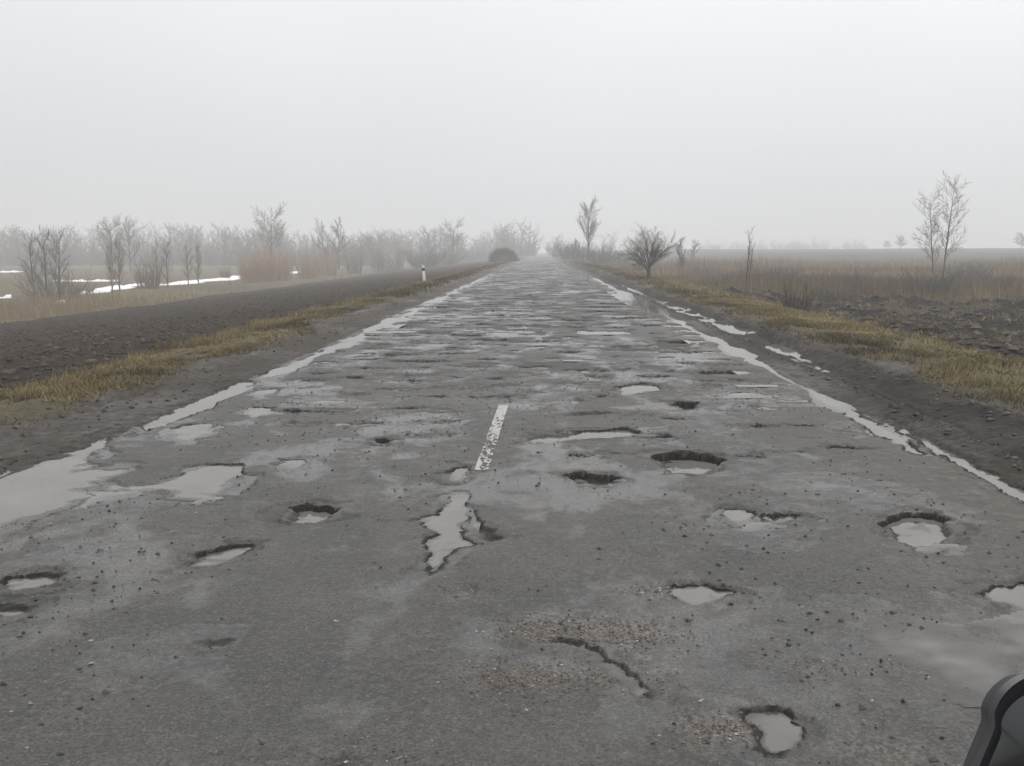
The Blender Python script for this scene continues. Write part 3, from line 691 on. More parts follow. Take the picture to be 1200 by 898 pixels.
stones('soil_clods', x, y, field_z(x, y), RNG.uniform(.1, 1, n) ** 3 * .07 + .02, M['clod'], .6, label='larger dark clods of turned soil along the near edge of the ploughed field', category='soil', smooth=True)
n = 9000
y = 14 + 36 * RNG.random(n) ** 1.2; x = 7.6 + 30 * RNG.random(n) ** 1.5
k = (dark_zone(x, y) > .5) & (x < y * .62)
x, y = x[k], y[k]
stones('peat_clods', x, y, land_z(x, y), RNG.uniform(.2, 1, len(x)) ** 2 * .13 + .025, M['clod'], .6, label='dark peat clods of the dug-over ditch ground at right', category='soil')

# ------------------------------------------------------------------ grass and reeds
def blades(name, x, y, z, h, w, lean, mat, label=None, var=None, segs=2, rng=RNG, category='grass', lean_dir=None):
    n = len(x); a = rng.uniform(0, 6.28, n)
    dx, dy = np.cos(a) * w, np.sin(a) * w
    la = rng.uniform(0, 6.28, n) if lean_dir is None else lean_dir + rng.normal(0, .8, n)
    lx, ly = np.cos(la) * lean, np.sin(la) * lean
    P = lambda f, g, k: np.stack([x + lx * f + dx * k, y + ly * f + dy * k, z + h * g], -1)
    if segs == 2:
        V = np.stack([P(0, -.05, 1), P(0, -.05, -1), P(.35, .6, .7), P(.35, .6, -.7), P(1, 1, 0)], 1)
        T = np.array([(0, 1, 3), (0, 3, 2), (2, 3, 4)]); m = 5
    else:
        V = np.stack([P(0, -.05, 1), P(0, -.05, -1), P(1, 1, 0)], 1); T = np.array([(0, 1, 2)]); m = 3
    F = (T[None] + (np.arange(n) * m)[:, None, None]).reshape(-1, 3)
    v = rng.random(n) if var is None else np.clip(var, 0, 1)
    me = np_mesh(name, V.reshape(-1, 3), None, F, False, {'var': np.repeat(v, m)})
    return add(name, me, mat, kind='stuff', label=label, category=category)

def verge_points(n, x0, x1, y0, y1, pw):
    y = y0 + (y1 - y0) * RNG.random(n) ** pw; x = RNG.uniform(x0, x1, n)
    g = sample(x, y, 'grass') * (1 - .8 * sample(x, y, 'peat')); clump = fbm(x * 2.2, y * 1.6, 401, 3)
    k = RNG.random(n) < g * np.clip(.55 + 2.2 * clump + .8 * fbm(x * .7, y * .35, 404, 3), .03, 1)
    return x[k], y[k]
def gvar(x, y):
    v = np.clip(RNG.normal(.45, .2, len(x)) + .9 * fbm(x * .8, y * .5, 402, 4) - .16 + .42 * np.where(x < 0, 1 - sstep(-6.0, -5.2, x), sstep(5.0, 6.4, x)), 0, .93)
    green = RNG.random(len(x)) < np.clip(.04 + .6 * fbm(x * .5, y * .4, 403, 3), .02, .3)
    return np.where(green, 1.0, v)
x, y = verge_points(190000, -6.5, -4.2, 6, 34, 1.3); d = np.hypot(x, y)
tall = .7 + 1.3 * (1 - sstep(-6.1, -5.4, x))
blades('verge_grass', x, y, sample(x, y), RNG.uniform(.02, .085, len(x)) * tall * np.clip(1 + 1.6 * fbm(x * 1.2, y * .7, 405, 3), .4, 2.2), .0022 + .00028 * d, RNG.uniform(.03, .11, len(x)), M['grass'], 'matted straw-coloured grass strip between the road and the ploughed field', gvar(x, y), 1)
x, y = verge_points(42000, -6.5, -4.2, 34, 150, 1.4); d = np.hypot(x, y)
blades('verge_grass', x, y, sample(x, y), RNG.uniform(.04, .20, len(x)), .003 + .0004 * d, RNG.uniform(.03, .12, len(x)), M['grass'], 'far straw-coloured grass strip along the left road edge around the marker post', gvar(x, y), 1)
x, y = verge_points(280000, 4.2, 8.2, 6, 34, 1.3); d = np.hypot(x, y); k = x < y * .58; x, y, d = x[k], y[k], d[k]
blades('verge_grass', x, y, sample(x, y), RNG.uniform(.02, .08, len(x)) * np.clip(1 + 1.8 * fbm(x * 1.2, y * .7, 406, 3), .35, 2.4), .0022 + .00028 * d, RNG.uniform(.03, .11, len(x)), M['grass'], 'matted yellow-brown grass on the right verge beside the mud bank', gvar(x, y), 1)
x, y = verge_points(42000, 4.2, 8.2, 34, 150, 1.4); d = np.hypot(x, y)
blades('verge_grass', x, y, sample(x, y), RNG.uniform(.04, .20, len(x)), .003 + .0004 * d, RNG.uniform(.03, .12, len(x)), M['grass'], 'far yellow-brown grass along the right road edge before the small tree', gvar(x, y), 1)
# tussocks on the dark ground at right
n = 80000
y = 15 + 40 * RNG.random(n); x = 7.4 + 28 * RNG.random(n) ** 1.2
k = (fbm(x * .55, y * .9, 411, 4) > .06 + .14 * RNG.random(n)) & (x < y * .62); x, y = x[k], y[k]; d = np.hypot(x, y)
blades('tussock_grass', x, y, land_z(x, y), RNG.uniform(.04, .20, len(x)), .003 + .0004 * d, RNG.uniform(.05, .2, len(x)), M['grass'], 'straw-coloured tussocks scattered over the dark peaty ground at right', np.clip(RNG.normal(.52, .22, len(x)), 0, .9), 1)
# reeds and scrub, right
n = 190000
y = 42 + 120 * RNG.random(n) ** 1.6; x = 7.5 + y * .56 * RNG.random(n)
bnd = 1 - dark_zone(x, y); pt = fbm(x * .10, y * .11, 421, 4)
k = (RNG.random(n) < bnd * sstep(-.10, .14, pt)); xr, yr = x[k], y[k]; d = np.hypot(xr, yr)
hgt = (.2 + 1.15 * RNG.random(len(xr)) ** 1.8) * np.clip(.75 + 1.8 * pt[k] + .8 * fbm(xr * .6, yr * .35, 425, 3), .2, 1.5) * sstep(7.5, 12, xr)
blades('reeds', xr, yr, land_z(xr, yr), hgt, .004 + .00030 * d, RNG.uniform(.03, .25, len(xr)), M['reed'], 'belt of tan dead reeds across the marsh at right', np.clip(RNG.normal(.45, .22, len(xr)) + .9 * fbm(xr * .07, yr * .08, 422, 3), 0, 1), 1, category='reeds')
k = (RNG.random(n) < bnd * (1 - sstep(-.18, .10, pt)) * .8); xs_, ys_ = x[k], y[k]; d = np.hypot(xs_, ys_)
blades('scrub_growth', xs_, ys_, land_z(xs_, ys_), RNG.uniform(.15, .75, len(xs_)) * sstep(7.5, 12, xs_), .004 + .00028 * d, RNG.uniform(.1, .4, len(xs_)), M['scrub'], 'dull brown scrub growing between the reeds at right', None, 1, category='undergrowth')
# reeds in the ditch, left
n = 42000
y = 38 + 120 * RNG.random(n) ** 1.3; x = -26.2 - 9 * RNG.random(n) ** 1.3
k = RNG.random(n) < sstep(-.15, .25, fbm(x * .2, y * .06, 431, 4)) * (1 - .97 * sstep(62, 82, y)); x, y = x[k], y[k]; d = np.hypot(x, y)
blades('reeds', x, y, land_z(x, y), RNG.uniform(.25, .95, len(x)) * sstep(-25.8, -28, x), .004 + .0003 * d, RNG.uniform(.03, .25, len(x)), M['reed'], 'tan dead reeds in the ditch beyond the ploughed field', np.clip(RNG.normal(.55, .22, len(x)), 0, 1), 1, category='reeds')

# ------------------------------------------------------------------ snow lying in the hollows
def snow(px0, py0, px1, py1, z, wid, label, seed, y=None):
    a = np.array(ground_point(px0, py0, z)); b = np.array(ground_point(px1, py1, z))
    n = 40; m = 8; L = b - a; nrm = np.array([-L[1], L[0]]) / np.linalg.norm(L)
    t = np.linspace(0, 1, n); s = np.linspace(-1, 1, m * 2 + 1)
    T, S = np.meshgrid(t, s)
    env = np.sqrt(np.clip(4 * T * (1 - T), 0, 1)) * np.clip(.75 + .9 * fbm(T * 9, T * 0 + seed, seed, 3), .2, 1.5) * wid
    off = fbm(T * 4, T * 0 + 3, seed + 2, 3) * wid * .8
    X = a[0] + L[0] * T + nrm[0] * (S * env + off); Y = a[1] + L[1] * T + nrm[1] * (S * env + off)
    Z = land_z(X.ravel(), Y.ravel()).reshape(X.shape)
    Z = Z - .06 + .26 * (1 - S ** 2) * np.clip(.8 + fbm(T * 12, S * 2, seed + 4, 3), .3, 1.4)
    idx = np.arange(X.size).reshape(X.shape)
    q = np.stack([idx[:-1, :-1], idx[1:, :-1], idx[1:, 1:], idx[:-1, 1:]], -1).reshape(-1, 4)
    me = np_mesh('snow_patch', np.stack([X.ravel(), Y.ravel(), Z.ravel()], 1), q)
    add('snow_patch', me, M['snow'], label=label, category='snow', group='remnants of snow in the fields')
snow(80, 347, 165, 336.5, -2.0, 1.6, 'white snow strip in the ditch between the left reed clump and bare stems', 1)
snow(182, 336.5, 288, 325, -2.0, 2.0, 'brightest long snow strip just left of the reddish willows', 2)
snow(-30, 320, 28, 319.5, -1.8, 3.0, 'distant snow strip at the far left edge of the meadow', 3)
snow(62, 331, 140, 330, -1.9, .9, 'thin faint snow line on the meadow behind the ditch, left', 4)
snow(338, 322, 352, 320, -2.0, 1.0, 'small snow spot in the gap between two reddish willow clumps', 5)
snow(374, 308, 412, 307, -1.8, 2.6, 'distant snow strip behind the right reddish willow clump', 6)
snow(336, 309, 352, 309, -1.8, 2.0, 'short distant snow streak left of the right willow clump', 7)
snow(552, 303.2, 565, 303, -1.6, 3.5, 'small white snow spot left of the round dense bush', 8)
snow(-20, 352, 12, 350, -2.0, .7, 'snow scrap among reeds at the left photo edge', 9)
snow(66, 357, 76, 355, -2.0, .5, 'tiny snow scrap at the tip of the left reed clump', 10)

# ------------------------------------------------------------------ bare trees and bushes
class Tubes:
    def __init__(s): s.V, s.Q, s.T, s.n = [], [], [], 0
    def add(s, pts, rad, k):
        pts = np.asarray(pts, float); m = len(pts)
        d = pts[-1] - pts[0]; d = d / (np.linalg.norm(d) + 1e-9)
        a = np.cross(d, (0, 0, 1) if abs(d[2]) < .9 else (1, 0, 0)); a /= np.linalg.norm(a); b = np.cross(d, a)
        an = np.arange(k) * 2 * math.pi / k
        ring = np.cos(an)[:, None] * a + np.sin(an)[:, None] * b
        V = (pts[:-1, None] + ring[None] * np.asarray(rad[:-1])[:, None, None]).reshape(-1, 3)
        s.V.append(np.vstack([V, pts[-1:]]))
        o = s.n
        for i in range(m - 2):
            for j in range(k):
                s.Q.append((o + i * k + j, o + i * k + (j + 1) % k, o + (i + 1) * k + (j + 1) % k, o + (i + 1) * k + j))
        l = o + (m - 2) * k
        for j in range(k): s.T.append((l + j, l + (j + 1) % k, o + (m - 1) * k))
        s.n += (m - 1) * k + 1
    def mesh(s, name):
        return np_mesh(name, np.vstack(s.V), np.array(s.Q) if s.Q else None, np.array(s.T), True)

def limb(rng, p, d, L, seg, wob, up):
    pts = [np.array(p, float)]; d = np.array(d, float); d /= np.linalg.norm(d)
    for i in range(seg):
        d = d + rng.normal(0, wob, 3) + np.array((0, 0, up)); d /= np.linalg.norm(d)
        pts.append(pts[-1] + d * L / seg)
    return pts, d

def side_dir(rng, d, ang):
    a = np.cross(d, rng.normal(0, 1, 3)); a /= np.linalg.norm(a) + 1e-9
    v = d * math.cos(ang) + a * math.sin(ang); return v / np.linalg.norm(v)

def grow(rng, tub, p, d, L, r, lvl, S):
    """S: dict per level of (children, angle, length ratio, wobble, up, start)"""
    maxl = S['levels']
    if lvl > maxl: return
    n_ch, ang, ratio, wob, up, start = S[lvl]
    seg = 5 if lvl == 0 else (4 if lvl == 1 else (3 if lvl < maxl else 2))
    pts, dd = limb(rng, p, d, L, seg, wob, up)
    tip = r * S.get('taper', .25)
    rad = [r + (tip - r) * i / seg for i in range(seg + 1)]
    tub[0 if lvl == 0 else 1].add(pts, rad, 6 if lvl == 0 else (4 if lvl == 1 else 3))
    if lvl == maxl: return
    for c in range(n_ch):
        t = start + (1 - start) * (c + rng.random()) / n_ch
        f = t * seg; i = min(int(f), seg - 1); q = pts[i] + (pts[i + 1] - pts[i]) * (f - i)
        bd = pts[i + 1] - pts[i]; bd /= np.linalg.norm(bd)
        sd = side_dir(rng, bd, ang * rng.uniform(.7, 1.25))
        cl = L * ratio * rng.uniform(.65, 1.15) * (1.15 - .55 * t if lvl == 0 else 1 - .35 * t)
        cr = max(S['min_r'], (r + (tip - r) * t) * S.get('rr', .55))
        grow(rng, tub, q, sd, cl, cr, lvl + 1, S)

def make_tree(name, seed, builder, mt, mc):
    rng = np.random.default_rng(seed); tub = (Tubes(), Tubes()); builder(rng, tub)
    root = bpy.data.objects.new(name, None); C.objects.link(root); root.empty_display_size = .3
    add('trunk', tub[0].mesh('trunk'), mt, root)
    add('crown', tub[1].mesh('crown'), mc, root)
    return root

def S_(levels, min_r, **k): d = dict(levels=levels, min_r=min_r); d.update({int(a[1:]): v for a, v in k.items() if a[0] == 'l' and a[1:].isdigit()}); d.update({a: v for a, v in k.items() if not a[1:].isdigit()}); return d

def b_vase(rng, tub):                          # the small wide-branched roadside tree, 3 m
    S = S_(4, .0038, l0=(0, 0, 0, .05, 0, 0), l1=(10, .6, .62, .04, .02, .15), l2=(8, .6, .60, .06, .02, .1), l3=(5, .6, .55, .08, .01, .1), l4=(0, 0, 0, .06, .02, 0), taper=.3, rr=.55)
    tub[0].add([(0, 0, -.1), (.02, 0, .2), (.0, .01, .5), (.03, 0, .85)], [.115, .10, .095, .06], 8)
    for i in range(13):
        a = i * 2.4 + rng.uniform(-.3, .3); tilt = rng.uniform(.10, 1.05)
        d = (math.cos(a) * math.sin(tilt), math.sin(a) * math.sin(tilt), math.cos(tilt))
        grow(rng, tub, (0, 0, rng.uniform(.35, .75)), d, rng.uniform(1.4, 1.9), .042, 1, S)
def b_poplar(rng, tub):                        # upright forked tree, 8 m
    S = S_(4, .015, l0=(22, .62, .50, .02, .0, .26), l1=(9, .55, .48, .05, .09, .2), l2=(6, .6, .5, .07, .05, .15), l3=(4, .6, .55, .09, .03, .1), l4=(0, 0, 0, .1, 0, 0), rr=.5)
    grow(rng, tub, (0, 0, -.1), (.01, 0, 1), 7.6, .17, 0, S)
def b_twin(rng, tub):                          # two slender stems, 6.5 m
    S = S_(3, .0055, l0=(28, .8, .27, .03, .02, .30), l1=(9, .6, .5, .07, .08, .15), l2=(6, .6, .6, .09, .05, .1), l3=(0, 0, 0, .1, 0, 0), rr=.42)
    grow(rng, tub, (-.28, 0, -.1), (-.06, 0, 1), 5.6, .048, 0, S); grow(rng, tub, (.2, .05, -.1), (.08, 0, 1), 6.4, .055, 0, S)
def b_sapling(rng, tub):
    S = S_(2, .006, l0=(16, .45, .22, .03, .02, .4), l1=(5, .5, .5, .08, .1, .2), l2=(0, 0, 0, .1, 0, 0), rr=.45)
    grow(rng, tub, (0, 0, -.1), (.02, 0, 1), 3.2, .032, 0, S); grow(rng, tub, (.08, 0, -.1), (.10, .02, 1), 2.5, .022, 0, S)
def b_stalk(rng, tub):
    S = S_(2, .006, l0=(9, .5, .16, .03, .02, .35), l1=(3, .5, .5, .08, .1, .2), l2=(0, 0, 0, .1, 0, 0), rr=.45)
    grow(rng, tub, (0, 0, -.1), (.02, 0, 1), 1.7, .02, 0, S)
def bushb(h, w, n, kids, rmin=.005, up=.08, spread=.45):
    def b(rng, tub):
        S = S_(3, rmin, l1=(kids, .45, .5, .08, up, .15), l2=(4, .55, .55, .1, .04, .1), l3=(0, 0, 0, .1, 0, 0), rr=.6)
        tub[0].add([(0, 0, -.1), (0, 0, .12), (0, 0, .28 * h)], [.05 * h, .04 * h, .02], 6)
        for i in range(n):
            a = i * 2.399; rr = math.sqrt((i + .5) / n) * w
            t = (rng.uniform(.02, .35) + .35 * rr / max(w, .1)) * (1 if spread < .5 else .45); a += rng.normal(0, .3)
            grow(rng, tub, (math.cos(a) * rr * spread, math.sin(a) * rr * spread, -.05), (math.cos(a) * t, math.sin(a) * t, 1), h * rng.uniform(.4, 1.0), .012 * h + rmin, 1, S)
    return b
def b_round(h, rmin):                          # field tree with a rounded crown
    def b(rng, tub):
        S = S_(3, rmin, l0=(19, .95, .58, .03, 0, .22), l1=(9, .6, .5, .09, .07, .2), l2=(7, .6, .5, .1, .03, .15), l3=(0, 0, 0, .1, 0, 0), rr=.5)
        grow(rng, tub, (0, 0, -.2), (0, 0, 1), h, .022 * h, 0, S)
    return b
def b_slim(h, rmin):
    def b(rng, tub):
        S = S_(3, rmin, l0=(24, .6, .34, .02, 0, .12), l1=(8, .5, .5, .07, .12, .2), l2=(6, .55, .5, .1, .03, .15), l3=(0, 0, 0, .1, 0, 0), rr=.5)
        grow(rng, tub, (0, 0, -.2), (0, 0, 1), h, .016 * h, 0, S)
    return b
def b_spruce(h, rmin):
    def b(rng, tub):
        S = S_(2, rmin, l0=(60, 1.55, .30, .01, 0, .08), l1=(9, .9, .35, .05, -.03, .1), l2=(0, 0, 0, .1, -.05, 0), rr=.4)
        grow(rng, tub, (0, 0, -.2), (0, 0, 1), h, .016 * h, 0, S)
    return b

def place(o, px, py, z, label, cat='tree', group=None, yaw=0.0, scale=1.0, xy=None):
    x, y = ground_point(px, py, z) if xy is None else xy
    o.location = (x, y, lz(x, y)); o.rotation_euler = (0, 0, yaw); o.scale = (scale,) * 3
    o['label'] = label; o['category'] = cat
    if group: o['group'] = group
    return o
def place_h(o, px, y, top_py, h_proto, label, cat='tree', group=None, yaw=0.0, wide=1.0):
    """stand a plant at depth y on the sight line px, as tall as its top in the photograph asks"""
    x = at_depth(px, VPY, y)[0]; z0 = lz(x, y); top = at_depth(px, top_py, y)[2]; s = (top - z0) / h_proto
    o.location = (x, y, z0); o.rotation_euler = (0, 0, yaw); o.scale = (s * wide, s * wide, s); o['label'] = label; o['category'] = cat
    if group: o['group'] = group
    return o

# right of the road
place(make_tree('roadside_tree', 21, b_vase, M['bark'], M['greytwig']), 760, 330, -.05, 'small bare tree with wide vase-shaped crown on the right verge', yaw=.6, scale=1.02)
place_h(make_tree('poplar_tree', 22, b_poplar, M['bark'], M['greytwig']), 690, 150, 247, 8.0, 'tall upright bare tree right of the far road, amid shrubs')
place_h(make_tree('twin_stem_tree', 23, b_twin, M['greytwig'], M['greytwig']), 1102, 58, 217, 6.4, 'slender bare tree with two tall stems in the right marsh')
place_h(make_tree('sapling', 24, b_sapling, M['bark'], M['greytwig']), 874, 44, 268, 3.2, 'thin pale sapling standing alone at the right grass edge', 'sapling')
place_h(make_tree('sapling', 25, b_stalk, M['bark'], M['twig']), 1184, 38, 318, 1.7, 'short dead stalk-like sapling in the reeds near the right edge', 'sapling')
bushA = make_tree('bush', 26, bushb(1.0, .8, 36, 5, .0045), M['bark'], M['twig'])
place(bushA, 933, 384, -.5, 'low brown twiggy bush at the edge of the right verge grass', 'bush', scale=.82)
bushD = make_tree('bush', 27, bushb(1.6, 2.0, 60, 6, .008), M['bark'], M['twig'])
place_h(bushD, 1085, 54, 316, 1.6, 'dark spreading bush around the foot of the twin-stem tree', 'bush', wide=1.3)
def again(src, *a, **k): return place_h(copy_tree(src), *a, **k)
again(bushA, 1000, 62, 312, 1.0, 'small twiggy bush among tan reeds left of the twin-stem tree', 'bush', yaw=1.2, wide=1.3)
again(bushD, 1165, 60, 322, 1.6, 'low dark thicket between the twin-stem tree and the right photo edge', 'bush', yaw=2.2, wide=1.6)
for px_, y_, top_, yaw_, wd_, lab_ in ((905, 70, 313, .3, 1.6, 'low dark shrub in the reeds right of the pale sapling'), (1135, 78, 310, .9, 1.5, 'low dark shrub just right of the twin-stem tree'), (985, 47, 335, 3.6, 1.4, 'small dark shrub on the dug ground nearest the low brown bush')):
    again(bushD, px_, y_, top_, 1.6, lab_, 'bush', group='low shrubs in the right marsh', yaw=yaw_, wide=wd_)
smallT = make_tree('field_tree', 28, b_slim(3.0, .012), M['bark'], M['twig'])
place_h(smallT, 798, 96, 283, 3.0, 'small thin bare tree just right of the vase-shaped tree')
again(smallT, 813, 190, 284, 3.0, 'tiny faint tree on the plain beyond the thin bare tree', yaw=2, wide=1.6)
bushF = make_tree('bush', 29, bushb(2.6, 2.4, 60, 6, .014, .02), M['bark'], M['twig'])
place_h(bushF, 668, 185, 284, 2.6, 'hazy dark shrub left of the tall upright tree by the road', 'bush', wide=1.1)
again(bushF, 682, 165, 284, 2.6, 'shrub under the left side of the tall upright tree', 'bush', yaw=1)
again(bushF, 702, 158, 287, 2.6, 'shrub under the right side of the tall upright tree', 'bush', yaw=2)
again(bushF, 722, 175, 289, 2.6, 'low hazy shrub between the tall upright and the vase-shaped tree', 'bush', yaw=3, wide=1.5)
again(bushF, 655, 260, 284, 2.6, 'pale hazy shrub right beside the vanishing end of the road', 'bush', yaw=4, wide=1.2)
birchS = make_tree('birch_sapling', 30, b_slim(3.2, .012), M['birch'], M['greytwig'])
place_h(birchS, 674, 148, 281, 3.2, 'pale birch stem left of the tall upright tree', 'sapling', wide=.7)
again(birchS, 679, 150, 284, 3.2, 'shorter pale birch stem nearest the tall upright tree', 'sapling', yaw=1.5, wide=.6)
# dried weed on the right verge
def weed():
    t = Tubes(); rng = np.random.default_rng(5)
    t.add([(0, 0, -.05), (.01, 0, .3), (.03, 0, .62)], [.012, .010, .006], 5)
    root = bpy.data.objects.new('dried_weed', None); C.objects.link(root)
    add('stem', t.mesh('stem'), M['twig'], root)
    q = Tubes()
    for i in range(40):
        v = rng.normal(0, 1, 3); v /= np.linalg.norm(v); q.add([(.03, 0, .60), np.array((.03, 0, .60)) + v * .05, np.array((.03, 0, .60)) + v * .13], [.012, .012, .004], 3)
    add('seed_head', q.mesh('seed_head'), M['bush'], root)
    return root
place(weed(), 742, 322, 0, 'small dried weed with dark round head on the right verge', 'weed')
# distant right
farT = make_tree('field_tree', 31, b_round(6.0, .05), M['bark'], M['twig'])
place_h(farT, 1055, 330, 279, 6.0, 'faint round tree on the right horizon, larger of two', yaw=.4)
again(farT, 1039, 340, 284, 6.0, 'faint round tree on the right horizon, smaller of two', yaw=1.4)
again(farT, 1197, 300, 276, 6.0, 'faint tree at the right photo edge on the horizon', yaw=2.4)

# left of the road
GL = 'bare trees and bushes along the left ditch'
slimL = make_tree('ditch_tree', 41, b_slim(4.5, .009), M['bark'], M['greytwig'])
place_h(slimL, 37, 72, 281, 4.5, 'leftmost thin bare tree of three in the left reed clump', group=GL)
again(slimL, 52, 74, 276, 4.5, 'tallest thin bare tree of three in the left reed clump', group=GL, yaw=1.1)
again(slimL, 67, 73, 278, 4.5, 'rightmost thin bare tree of three in the left reed clump', group=GL, yaw=2.3)
bushL = make_tree('ditch_bush', 42, bushb(2.2, 1.8, 34, 5, .008), M['bark'], M['reedtwig'])
place_h(bushL, 58, 71, 312, 2.2, 'tan twiggy bush at the foot of the three thin left trees', 'bush', GL, wide=1.4)
again(bushL, 85, 76, 322, 2.2, 'low tan bush right of the three thin left trees', 'bush', GL, yaw=2, wide=1.5)
stemL = make_tree('ditch_tree', 43, b_slim(4.0, .009), M['greytwig'], M['rusttwig'])
place_h(stemL, 129, 88, 288, 4.0, 'left of two russet bare stems standing by the ditch snow', group=GL)
again(stemL, 138, 90, 284, 4.0, 'right of two russet bare stems standing by the ditch snow', group=GL, yaw=2)
willow = make_tree('willow_bush', 44, bushb(3.2, 1.2, 44, 5, .010, .05, .9), M['bark'], M['rusttwig'])
place_h(willow, 172, 96, 300, 3.2, 'brownish willow bush left of the dark-stemmed ditch tree', 'bush', GL, wide=.9)
again(slimL, 195, 98, 286, 4.5, 'dark-stemmed bare tree right of the brownish willow bush', group=GL, yaw=.5)
again(slimL, 182, 110, 288, 4.5, 'thin bare tree behind the brownish willow bush', group=GL, yaw=1.5)
again(stemL, 219, 104, 290, 4.0, 'left russet stem of a pair beside the long snow strip', group=GL, yaw=.7)
again(stemL, 231, 106, 288, 4.0, 'right russet stem of a pair beside the long snow strip', group=GL, yaw=3)
again(willow, 262, 130, 311, 3.2, 'low brownish bush behind the brightest snow strip', 'bush', GL, yaw=1)
redW = make_tree('willow_bush', 45, bushb(3.4, 1.25, 54, 5, .009, .05, .95), M['bark'], M['redtwig'])
place_h(redW, 294, 118, 294, 3.4, 'leftmost upright orange-red willow bush beyond the field', 'bush', GL, wide=.9)
again(redW, 310, 122, 292, 3.4, 'middle orange-red willow bush of the left willow clump', 'bush', GL, yaw=1, wide=.9)
again(redW, 327, 128, 290, 3.4, 'right orange-red willow bush of the left willow clump, under the big tree', 'bush', GL, yaw=2, wide=.9)
again(redW, 360, 138, 293, 3.4, 'orange willow bush left of the slanting tree pair', 'bush', GL, yaw=3, wide=1.0)
again(redW, 384, 150, 291, 3.4, 'orange willow bush at the foot of the slanting tree pair', 'bush', GL, yaw=4, wide=.9)
bigT = make_tree('field_tree', 46, b_round(9.5, .028), M['bark'], M['twig'])
place_h(bigT, 318, 185, 254, 9.5, 'tallest bare tree rising behind the orange-red willows', group=GL)
again(bigT, 131, 165, 265, 9.5, 'left of two tall bare trees behind the russet stems', group=GL, yaw=1.2, wide=.8)
again(bigT, 152, 170, 266, 9.5, 'right of two tall bare trees behind the russet stems', group=GL, yaw=2.2, wide=.8)
slimT = make_tree('field_tree', 47, b_slim(9.0, .028), M['bark'], M['twig'])
place_h(slimT, 383, 190, 265, 9.0, 'slanting bare tree, left of the tree pair', group=GL); slimT.rotation_euler = (0, math.radians(-5), 0)
again(slimT, 397, 195, 264, 9.0, 'bare tree, right of the slanting tree pair', group=GL, yaw=1.5, wide=1.3)
again(willow, 415, 165, 290, 3.2, 'dark upright shrub right of the tree pair', 'bush', GL, yaw=2, wide=.8)
bushR = make_tree('bush', 48, bushb(2.8, 2.0, 46, 6, .016, .05, .8), M['bark'], M['rusttwig'])
place_h(bushR, 454, 175, 294, 2.8, 'rounded reddish-brown bush beyond the far end of the ploughed field', 'bush', GL, wide=1.3)
again(bushF, 497, 185, 292, 2.6, 'hazy grey bush right of the rounded reddish-brown bush', 'bush', GL, wide=1.5)
again(bushF, 520, 215, 291, 2.6, 'hazy grey bush under the large pale round tree', 'bush', GL, yaw=2, wide=1.6)
again(bigT, 531, 235, 266, 9.5, 'large pale round tree in the haze left of the road', group=GL, yaw=.6)
again(bigT, 503, 240, 274, 9.5, 'smaller pale tree left of the large pale round tree', group=GL, yaw=2.6)
spr = make_tree('spruce_tree', 49, b_spruce(9.0, .05), M['bark'], M['bush'])
place_h(spr, 280, 240, 276, 9.0, 'dark pointed conifer in the distant left woodland edge', wide=.9)
# the round dense bush by the road
def b_dome(rng, tub):
    tub[0].add([(0, 0, -.1), (0, 0, .3), (0, 0, 1.0)], [.12, .1, .05], 6)
    for i in range(4200):
        v = rng.normal(0, 1, 3); v[2] = abs(v[2]); v /= np.linalg.norm(v)
        s = np.array((2.35, 2.2, 2.05)) * rng.uniform(.70, 1.0); p = v * s
        p = p * (1 + .10 * math.sin(v[0] * 7 + 1) * math.sin(v[1] * 6))
        d = v * rng.uniform(.10, .30) + rng.normal(0, .10, 3)
        tub[1].add([p * .92, p + d * .2, p + d], [.022, .02, .006], 3)
place(make_tree('round_bush', 50, b_dome, M['bark'], M['bush']), 0, 0, 0, 'round dense dark bush on the left verge near the end of the road', 'bush', xy=(at_depth(590, VPY, 158)[0], 158))

# ------------------------------------------------------------------ distant woodland, one hazy mass
def wood_proto(seed, S, h):
    rng = np.random.default_rng(seed); t = Tubes(); grow(rng, (t, t), (0, 0, -.2), (0, 0, 1), h, .02 * h, 0, S)
    return np.vstack(t.V), np.array(t.Q), np.array(t.T)
def brush_proto(seed):
    rng = np.random.default_rng(seed); t = Tubes()
    for i in range(34):
        a = rng.uniform(0, 6.28); q = rng.uniform(0, 1.0); p0 = np.array((math.cos(a) * q, math.sin(a) * q, -.2)); d = rng.normal(0, .35, 3) + (0, 0, 1)
        t.add([p0, p0 + d * 1.5, p0 + (d + rng.normal(0, .25, 3)) * rng.uniform(1.8, 3)], [.06, .055, .02], 3)
    return np.vstack(t.V), np.array(t.Q), np.array(t.T)
WS = [S_(2, .065, l0=(15, .95, .50, .03, 0, .2), l1=(4, .6, .6, .09, .06, .2), l2=(0, 0, 0, .1, 0, 0), rr=.5), S_(2, .065, l0=(17, .6, .36, .03, 0, .12), l1=(3, .6, .5, .09, .08, .2), l2=(0, 0, 0, .1, 0, 0), rr=.5)]
WPROTO = {0: [wood_proto(70 + i, WS[0], 10.) for i in range(4)], 1: [wood_proto(80 + i, WS[1], 10.) for i in range(3)], 2: [brush_proto(90 + i) for i in range(3)]}
